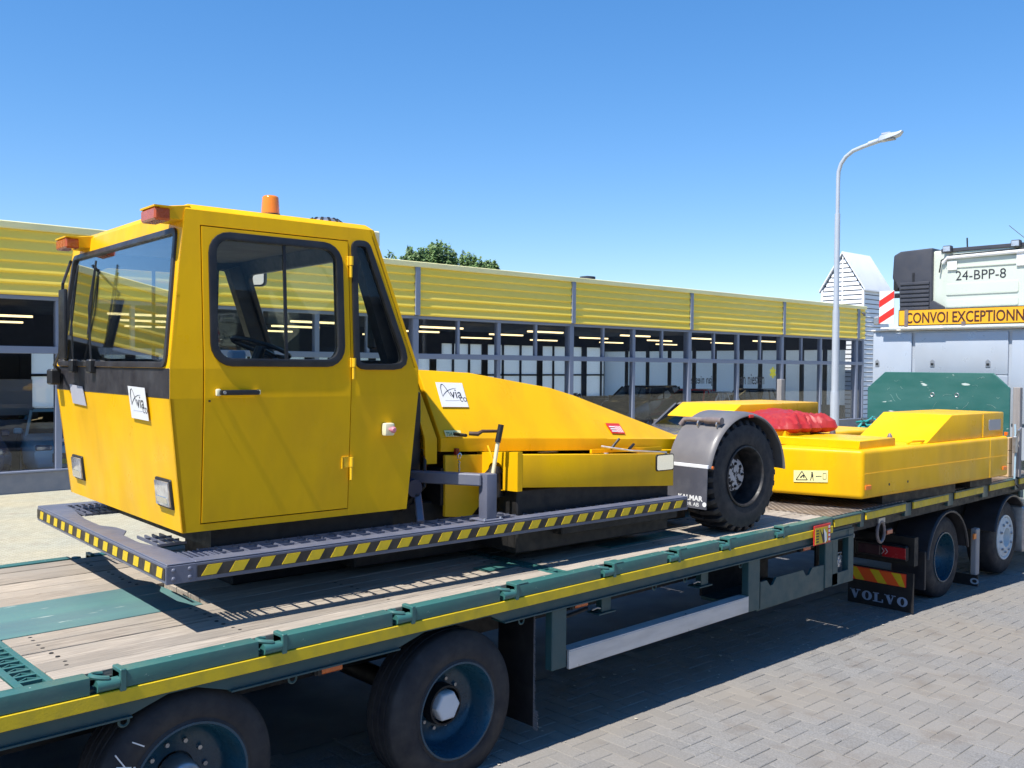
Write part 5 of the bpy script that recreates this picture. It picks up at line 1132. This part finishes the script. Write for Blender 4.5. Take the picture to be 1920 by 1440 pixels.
# ---- red vinyl cover lying on the cradle
def bag():
    T_ = Matrix.Rotation(R(-3.2), 4, 'Z'); b = MB(); nx, ny = 70, 50; vs = []
    for side in (1, -1):
        for j in range(ny+1):
            for i in range(nx+1):
                u = i/nx*2-1; v = j/ny*2-1; r = max(abs(u), abs(v))
                e = (1-abs(u)**5)**.5*(1-abs(v)**6)**.5
                X = .52*u*(1-.10*v*v)+.03*math.sin(5*v+2*u); Yy = .68*v*(1-.12*u*u)
                fold = noise.noise(Vector((u*1.6+3, v*1.8, side*1.3)))*.05-abs(noise.noise(Vector((u*3.2+v*2.4, v*1.6-u+7, side))))*.11-abs(noise.noise(Vector((u*6-v*4, v*5+7, side))))*.085+noise.noise(Vector((u*12, v*11+7, side)))*.01
                edge = max(0, min(1, (r-.45)/.4)); fold *= .25+.95*edge; ang = math.atan2(v, u); wob = 1+.055*edge*math.sin(ang*9+3*math.sin(ang*2))+.03*edge*math.sin(ang*17); X *= wob; Yy *= wob
                z = (.075+.165*e+fold*e) if side > 0 else (.075-.075*e)
                z += .03*u*(side > 0)*e
                vs.append((X, Yy, z))
    n1 = (nx+1)*(ny+1); fs = []
    for s_ in (0, 1):
        for j in range(ny):
            for i in range(nx):
                a = s_*n1+j*(nx+1)+i; f = (a, a+1, a+nx+2, a+nx+1); fs.append(f if not s_ else f[::-1])
    b.add(vs, fs); return b
bo = bag(); p = Matrix.Rotation(R(-3.2), 4, 'Z') @ Vector((7.62, 1.52, 0))+Vector((2.045, 4.75, 1.06+.70))
bg_ = bo.build('vinyl_bag', RED, origin=(0, 0, 0), merge=True, smooth=32); bg_.location = p; bg_.rotation_euler.z = R(-12)
tag(bg_, 'crumpled dark red vinyl bag lying on the yellow tug behind its rear wheel', 'bag')

sc_b = MB(); rn = random.Random(21)
for k in range(13):
    y, z = rn.uniform(4.9, 6.75), rn.uniform(1.9, 2.42); a = rn.uniform(-1, 1); l = rn.uniform(.03, .14); pts = [(14.3985, y+l*q*math.cos(a)/4, z+l*q*math.sin(a)/4+.012*math.sin(q*1.3+k)) for q in range(5)]
    sc_b.tube(pts, rn.uniform(.0012, .003), 4)
o = TB(sc_b, 'paint_scratches', pm('bare_scratch', (.22, .36, .33), .6)); o['kind'] = 'stuff'

# ================================================================== tractor unit
tk = thing('tractor_truck', 'pale green heavy tractor truck with grey toolboxes and an orange sign behind its cab', 'truck', (15.0, 5.75, -.3), 0)
def KB(b, n, m_, **k): return b.build(n, m_, tk, **k)
CR = 15.8
KB(MB().prism([(CR, 7.0, 1.2), (CR, 4.50, 1.2), (CR, 4.50, 4.30), (CR, 4.62, 4.47), (CR, 6.85, 4.47), (CR, 6.98, 4.3)], (2.2, 0, 0)), 'cab', CABW, bevel=.05, seg=3)
KB(MB().box(CR-.02, CR+.02, 4.75, 6.32, 4.43, 4.49), 'roof_rail', DKP, bevel=.005)
KB(MB().plate(rrect(4.98, 6.28, 3.50, 4.30, .06), [], lambda y, z: (CR-.03, y, z), (.03, 0, 0)), 'back_panel', CABW, bevel=.012, seg=2)
for z, hz_ in ((4.16, .03), (3.72, .19), (3.52, .13)):
    KB(MB().plate(rrect(5.12, 6.22, z, z+hz_, .03), [], lambda y, zz: (CR-.045, y, zz), (.02, 0, 0)), 'pressed_rib', CABW, bevel=.008, seg=2)
pth = [(CR-.06, 6.27, 4.25), (CR-.06, 6.20, 4.33), (CR-.06, 4.6, 4.36)]; KB(MB().tube(pth, .03, 10), 'roof_pipe', WHT); KB(MB().tube([(CR-.05, 6.33, 4.10), (CR-.05, 6.30, 4.30), (CR-.05, 6.15, 4.37), (CR-.05, 4.6, 4.40)], .012, 6), 'cable', BLK)
KB(MB().box(CR-.06, CR-.035, 6.05, 6.20, 4.13, 4.27), 'corner_patch', WHT); KB(MB().box(CR-.06, CR-.035, 4.90, 5.15, 4.13, 4.33), 'corner_patch', WHT)
text('24-BPP-8', 'registration_lettering', .22, (CR-.0325, 6.08, 3.955), (0, -1, 0), (0, 0, 1), INK, tk, xs=.95)
for y in (6.20, 5.16):
    wk = KB(MB().box(CR-.10, CR+.0, y-.07, y+.07, 4.42, 4.53), 'work_lamp', DKP, bevel=.015); MB().box(CR-.108, CR-.10, y-.055, y+.055, 4.435, 4.515).build('lamp_lens', LENS, wk)
KB(MB().tube([(CR+.3, 6.02, 4.45), (CR+.3, 6.03, 4.68)], .012, 6), 'short_antenna', BLK); KB(MB().tube([(CR+.3, 5.0, 4.45), (CR+.4, 5.42, 4.83)], .005, 5), 'whip_antenna', BLK)
# black side collar
KB(MB().prism([(CR-.06, 6.44, 3.42), (CR-.06, 6.44, 4.52), (CR-.06, 6.98, 4.50), (CR-.06, 7.10, 4.44), (CR-.06, 7.12, 4.05), (CR-.06, 7.06, 3.96), (CR-.06, 7.00, 3.86), (CR-.06, 6.98, 3.42)], (.9, 0, 0)), 'side_collar', DKP, bevel=.04, seg=3)
KB(MB().box(CR-.075, CR-.05, 6.735, 6.765, 3.5, 4.12), 'collar_seam', BLK)
for i in range(7): KB(MB().box(CR-.085, CR-.055, 6.48, 6.97, 3.50+i*.07, 3.545+i*.07), 'collar_slat', DKP, bevel=.006)
KB(MB().prism([(CR-.10, 6.46, 3.45), (CR-.10, 6.46, 3.62), (CR-.10, 6.40, 3.64), (CR-.10, 6.22, 3.53), (CR-.10, 6.22, 3.47)], (.05, 0, 0)), 'collar_bracket', DKP, bevel=.01)
KB(MB().box(CR+.2, CR+.3, 7.10, 7.22, 3.85, 4.38), 'wing_mirror', BLK, bevel=.03)
KB(MB().box(CR, CR+.1, 7.0, 7.25, 3.72, 3.80), 'mirror_bracket', BLK, bevel=.02)
# toolbox cabinet
KB(MB().box(15.02, 15.6, 4.33, 7.10, 1.15, 3.12), 'toolbox_cabinet', CABI, bevel=.012)
KB(MB().box(14.98, 15.62, 4.31, 7.12, 3.121, 3.145), 'cabinet_lid', WHT, bevel=.005)
for (a, b_) in ((6.44, 7.075), (4.995, 6.385), (4.36, 4.945)):
    dd = KB(MB().box(14.985, 15.018, a, b_, 2.43 if a > 4.9 and a < 6 else 1.7, 3.085), 'cabinet_door', CABI, bevel=.010, seg=2)
    for y in ({6.44: [7.0], 4.995: [6.105, 5.275], 4.36: [4.42]}[a]):
        lt = [(y-.035, 2.54), (y+.035, 2.54), (y+.035, 2.63), (y, 2.665), (y-.035, 2.63)]
        l_ = MB().prism([(14.975, p_[0], p_[1]) for p_ in lt], (.012, 0, 0)).build('latch', STEEL, dd, bevel=.004); MB().box(14.968, 14.975, y-.02, y+.02, 2.565, 2.60).build('latch_handle', BLK, l_)
KB(MB().box(14.985, 15.018, 4.995, 6.385, 1.7, 2.42), 'cabinet_door', CABI, bevel=.01)
# orange sign
sg = KB(MB().box(14.88, 14.90, 4.2, 6.615, 3.19, 3.45), 'convoy_sign', BLK, bevel=.004); MB().box(14.874, 14.879, 4.21, 6.60, 3.205, 3.437).build('sign_face', ORGS, sg)
text('CONVOI EXCEPTIONNEL', 'lettering', .235, (14.872, 6.50, 3.235), (0, -1, 0), (0, 0, 1), BRN, sg, xs=.72, bold=.004)
KB(MB().box(14.86, 14.93, 4.2, 6.9, 3.148, 3.175), 'sign_rail', WHT, bevel=.005); KB(MB().box(14.85, 14.87, 5.9, 6.45, 3.15, 3.185), 'white_lamp_bar', WPR)
for y in (6.48, 5.6): KB(MB().box(14.862, 14.872, y-.03, y+.03, 3.16, 3.24 if y < 6 else 3.45), 'sign_clamp', PIPE)
bd = KB(MB().box(14.86, 14.875, 6.68, 6.925, 3.235, 3.765), 'chevron_board', WPR, bevel=.002)
for (z0) in (3.235, 3.50): MB().prism([(14.857, 6.925, z0), (14.857, 6.925, z0+.11), (14.857, 6.68, z0+.265), (14.857, 6.68, z0+.15)], (.0025, 0, 0)).build('red_stripe', REDP, bd)
KB(MB().box(14.86, 14.95, 6.92, 7.03, 3.22, 3.36), 'number_lamp', STEEL, bevel=.02)
# chassis, wheels, guards
KB(MB().box(10.5, 17.5, 5.2, 6.3, .35, .80), 'chassis', UND); KB(MB().box(10.6, 14.6, 4.9, 6.6, .55, .84), 'chassis', UND)
def truck_wheel(cx, cz, rim_mat, disc):
    c = (cx, 4.52, cz); r = .50
    w_ = MB().lathe([(.30, .0), (.33, .006), (.42, .008), (.47, -.01), (.49, -.03), (r, -.05), (r, -.28), (.47, -.32), (.3, -.32)], c, (0, -1, 0), 64).build('wheel_tyre', TYRE, tk, origin=c, smooth=50)
    if disc == 'in': pr = [(.302, -.002), (.30, .012), (.285, .012), (.275, -.03), (.262, -.14), (.22, -.20), (.10, -.22), (.001, -.22)]
    else: pr = [(.302, -.002), (.30, .012), (.28, .012), (.27, -.01), (.26, .005), (.13, .03), (.125, .01), (.12, -.06), (.001, -.06)]
    MB().lathe(pr, c, (0, -1, 0), 56).build('rim', rim_mat, w_, origin=c, smooth=40)
    for k in range(10):
        t = 2*math.pi*k/10+.2; rr = .195 if disc == 'out' else .16; h = .03 if disc == 'out' else -.19
        MB().lathe([(.001, .025), (.014, .025), (.019, .006), (.021, 0)], (cx+rr*math.cos(t), 4.52-h+.012 if disc == 'out' else 4.52-h, cz+rr*math.sin(t)), (0, -1, 0), 6).build('wheel_nut', STEEL if disc == 'out' else UND, w_)
truck_wheel(11.52, .24, RIMB, 'in'); truck_wheel(13.55, .235, pm('white_rim_paint', (.62, .68, .70), .35, dirt=(.4, .44, .45), dscale=9, damt=.5), 'out'); truck_wheel(16.6, .235, STEEL, 'out')
for (cx, a0, a1) in ((11.5, 8, 172), (13.6, 20, 165)):
    o_ = []; i_ = []
    for k in range(17): t = R(a0+(a1-a0)*k/16); o_.append((cx+.62*math.cos(t), .22+.60*math.sin(t))); i_.append((cx+.60*math.cos(t), .22+.58*math.sin(t)))
    KB(MB().prism([(x, 4.46, z) for x, z in o_+i_[::-1]], (0, .42, 0)), 'mudguard', BLKP, bevel=.006)
    KB(MB().tube([(x, 4.46, z) for x, z in i_], .018, 6), 'mudguard_edge', BLKP)
KB(MB().box(10.84, 10.87, 4.46, 4.86, -.05, .40), 'mudguard_front', BLKP, bevel=.008)
KB(MB().box(12.30, 12.42, 4.43, 4.50, -.09, .50), 'guard_panel', pm('grey_guard', (.28, .28, .29), .5), bevel=.01); KB(MB().box(12.20, 12.28, 4.42, 4.44, .38, .45), 'orange_marker', ORG, bevel=.004)
fo = KB(MB().box(12.28, 12.30, 4.40, 4.80, -.22, -.08), 'mud_flap', BLK); text('O', 'lettering', .10, (12.278, 4.49, -.19), (0, -1, 0), (0, 0, 1), pm('pale_blue_letter', (.35, .42, .5), .5), fo, xs=1.3, bold=.004)
# rear of the tractor: lamps, marker board, flap
fl_ = KB(MB().box(10.30, 10.315, 4.36, 5.12, -.20, .24), 'mud_flap', BLK)
LB = pm('pale_blue_flap_letter', (.30, .37, .50), .5, rvar=0)
def slab(ch, y0, wd, z0, h):
    """slab-serif capital, drawn from bars on the flap"""
    X = 10.297; b = MB(); P = lambda u, v: (X, y0-u*wd, z0+v*h)
    st = .024
    if ch == 'V':
        b.prism([P(.08, 1), P(.36, 1), P(.60, .30), P(.50, 0), P(.42, 0)], (.002, 0, 0)); b.prism([P(.72, 1), P(.80, 1), P(.56, 0), P(.48, .1)], (.002, 0, 0)); b.prism([P(0, 1), P(.44, 1), P(.44, .90), P(0, .90)], (.002, 0, 0)); b.prism([P(.60, 1), P(.95, 1), P(.95, .90), P(.60, .90)], (.002, 0, 0))
    elif ch == 'L':
        b.prism([P(.15, .95), P(.42, .95), P(.42, .05), P(.15, .05)], (.002, 0, 0)); b.prism([P(0, 1), P(.57, 1), P(.57, .9), P(0, .9)], (.002, 0, 0)); b.prism([P(0, .1), P(.95, .1), P(.95, 0), P(0, 0)], (.002, 0, 0)); b.prism([P(.83, .35), P(.95, .35), P(.95, .08), P(.83, .08)], (.002, 0, 0))
    else:
        n = 20; o_ = [(X, y0-wd*(.5+.48*math.cos(2*math.pi*k/n)), z0+h*(.5+.51*math.sin(2*math.pi*k/n))) for k in range(n)]; i_ = [(X, y0-wd*(.5+.17*math.cos(2*math.pi*k/n)), z0+h*(.5+.38*math.sin(2*math.pi*k/n))) for k in range(n)]
        b.add(o_+i_+[(x+.002, y, z) for x, y, z in o_]+[(x+.002, y, z) for x, y, z in i_], [(k, (k+1) % n, n+(k+1) % n, n+k) for k in range(n)])
    b.build('lettering', LB, fl_)
y = 5.095
for ch, wd in (('V', .135), ('O', .125), ('L', .125), ('V', .135), ('O', .125)): slab(ch, y, wd, -.145, .105); y -= wd+.008
mb_ = KB(MB().box(10.285, 10.298, 4.44, 5.12, .075, .225), 'marker_board', REDP, bevel=.002)
OR2 = pm('bright_orange_red', (.85, .10, .015), .4, rvar=.03)
y = 5.12; k = 0
MB().box(10.2815, 10.2845, 4.445, 5.115, .08, .22).build('orange_field', OR2, mb_)
for y in (5.06, 4.80, 4.55): MB().prism([(10.2795, y+.055, .22), (10.2795, y-.05, .22), (10.2795, max(4.446, y-.15), .08), (10.2795, y-.045, .08)], (.0015, 0, 0)).build('yellow_stripe', TAPE, mb_)
tl = KB(MB().box(10.30, 10.36, 4.44, 5.05, .36, .53), 'tail_lamp', BLK, bevel=.015); MB().box(10.29, 10.30, 4.45, 4.72, .385, .51).build('tail_lens', REDL, tl, bevel=.006); MB().box(10.288, 10.30, 4.74, 5.0, .39, .505).build('smoked_lens', pm('smoked_lens', (.05, .02, .025), .2, coat=.5), tl, bevel=.006)
for yy in (4.70, 4.66):
    b = MB(); b.bar((10.287, yy+.02, .48), (10.287, yy-.01, .447), .003, .008, up=(1, 0, 0)); b.bar((10.287, yy-.01, .447), (10.287, yy+.02, .414), .003, .008, up=(1, 0, 0)); b.build('chevron_mark', WPR, tl)
KB(MB().box(10.40, 10.5, 4.4, 7.1, .30, .62), 'rear_cross_member', UND); KB(MB().tube([(10.28, 5.06, .55), (10.28, 5.06, .60)], .02, 8), 'small_lamp', WPR)
KB(MB().box(14.0, 15.0, 4.42, 4.9, -.02, .62), 'fuel_tank', STEEL, bevel=.05, seg=3); KB(MB().box(15.2, 17.6, 4.45, 4.9, -.05, 1.2), 'side_step', CABW, bevel=.04)

# ================================================================== loose things on the gooseneck
def loose(b, n, m_, lab, cat, group=None, **k): return tag(b.build(n, m_, **k), lab, cat, group)
for i, z in enumerate((1.068, 1.245, 1.422)):
    loose(MB().box(13.42, 13.60, 4.44, 7.10, z, z+.172), 'timber_beam', TIMB, ('lowest', 'middle', 'topmost')[i]+' square timber beam of the stack laid across the gooseneck before the teal headboard', 'timber', 'timber beams in front of the headboard', bevel=.006)
loose(MB().box(13.05, 13.25, 5.4, 7.05, 1.068, 1.50), 'timber_block', TIMB, 'thick timber block lying between the yellow cradle and the beam stack', 'timber', bevel=.008)
for x, yy, lb in ((13.5, 4.385, 'near weathered grey wooden stake standing upright beside the timber stack'), (14.2, 4.33, 'far weathered grey wooden stake right of the first one at the picture edge')):
    loose(MB().box(x, x+.10, yy-.045, yy+.045, 1.07, 2.27), 'wooden_stake', OLDW, lb, 'stake', bevel=.006)
# ratchet strap at the stake
rt = thing('ratchet_strap', 'steel ratchet and pale strap hanging beside the timber stack at the right edge', 'strap', (13.40, 4.36, 1.03))
MB().tube([(13.40, 4.36, 1.03), (13.40, 4.35, 1.5), (13.42, 4.37, 1.78)], .012, 6).build('strap', pm('pale_blue_strap', (.35, .5, .6), .7), rt)
MB().box(13.36, 13.42, 4.33, 4.38, 1.40, 1.62).build('ratchet_body', STEEL, rt, bevel=.008); MB().tube([(13.39, 4.34, 1.62), (13.36, 4.31, 1.70), (13.42, 4.30, 1.74), (13.44, 4.34, 1.62)], .012, 6).build('ratchet_handle', STEEL, rt)
MB().tube([(13.40, 4.35, 1.05), (13.38, 4.33, .98), (13.42, 4.32, .94), (13.45, 4.35, .98)], .012, 6).build('hook', UND, rt)
# heap of teal straps on the beams
sh = thing('strap_heap', 'tangled heap of teal lashing straps lying on the timbers left of the headboard', 'straps', (13.45, 6.35, 1.60)); AO[sh.name] = Vector((13.45, 6.35, 1.60))
TS = pm('teal_webbing', (.02, .30, .30), .7); rn = random.Random(5)
for k in range(7):
    pt = []; a = rn.uniform(0, 6); 
    for q in range(12): a += rn.uniform(.3, .9); rr = rn.uniform(.05, .20); pt.append((13.45+rr*.6*math.cos(a), 6.35+rr*1.4*math.sin(a), 1.62+rn.uniform(0, .20)*(1-rr*2.5)))
    MB().tube(pt, .018, 6).build('strap', TS if k % 3 else pm('dark_strap', (.03, .05, .06), .7), sh, smooth=60)
# leaves and litter specks on the shaded asphalt
lf = MB(); rn = random.Random(9)
for k in range(70):
    x, y = rn.uniform(4, 11), rn.uniform(4.32, 5.3); a = rn.uniform(0, 3.1); s_ = rn.uniform(.008, .022); dx, dy = math.cos(a)*s_, math.sin(a)*s_*.6
    z = g(x)+.006; lf.add([(x-dx, y-dy, z), (x+dy, y-dx, z+.003), (x+dx, y+dy, z), (x-dy, y+dx, z+.004)], [(0, 1, 2, 3)])
o = lf.build('leaf_litter', pm('dry_leaf', (.5, .45, .36), .8), origin=(0, 0, 0)); o['kind'] = 'stuff'
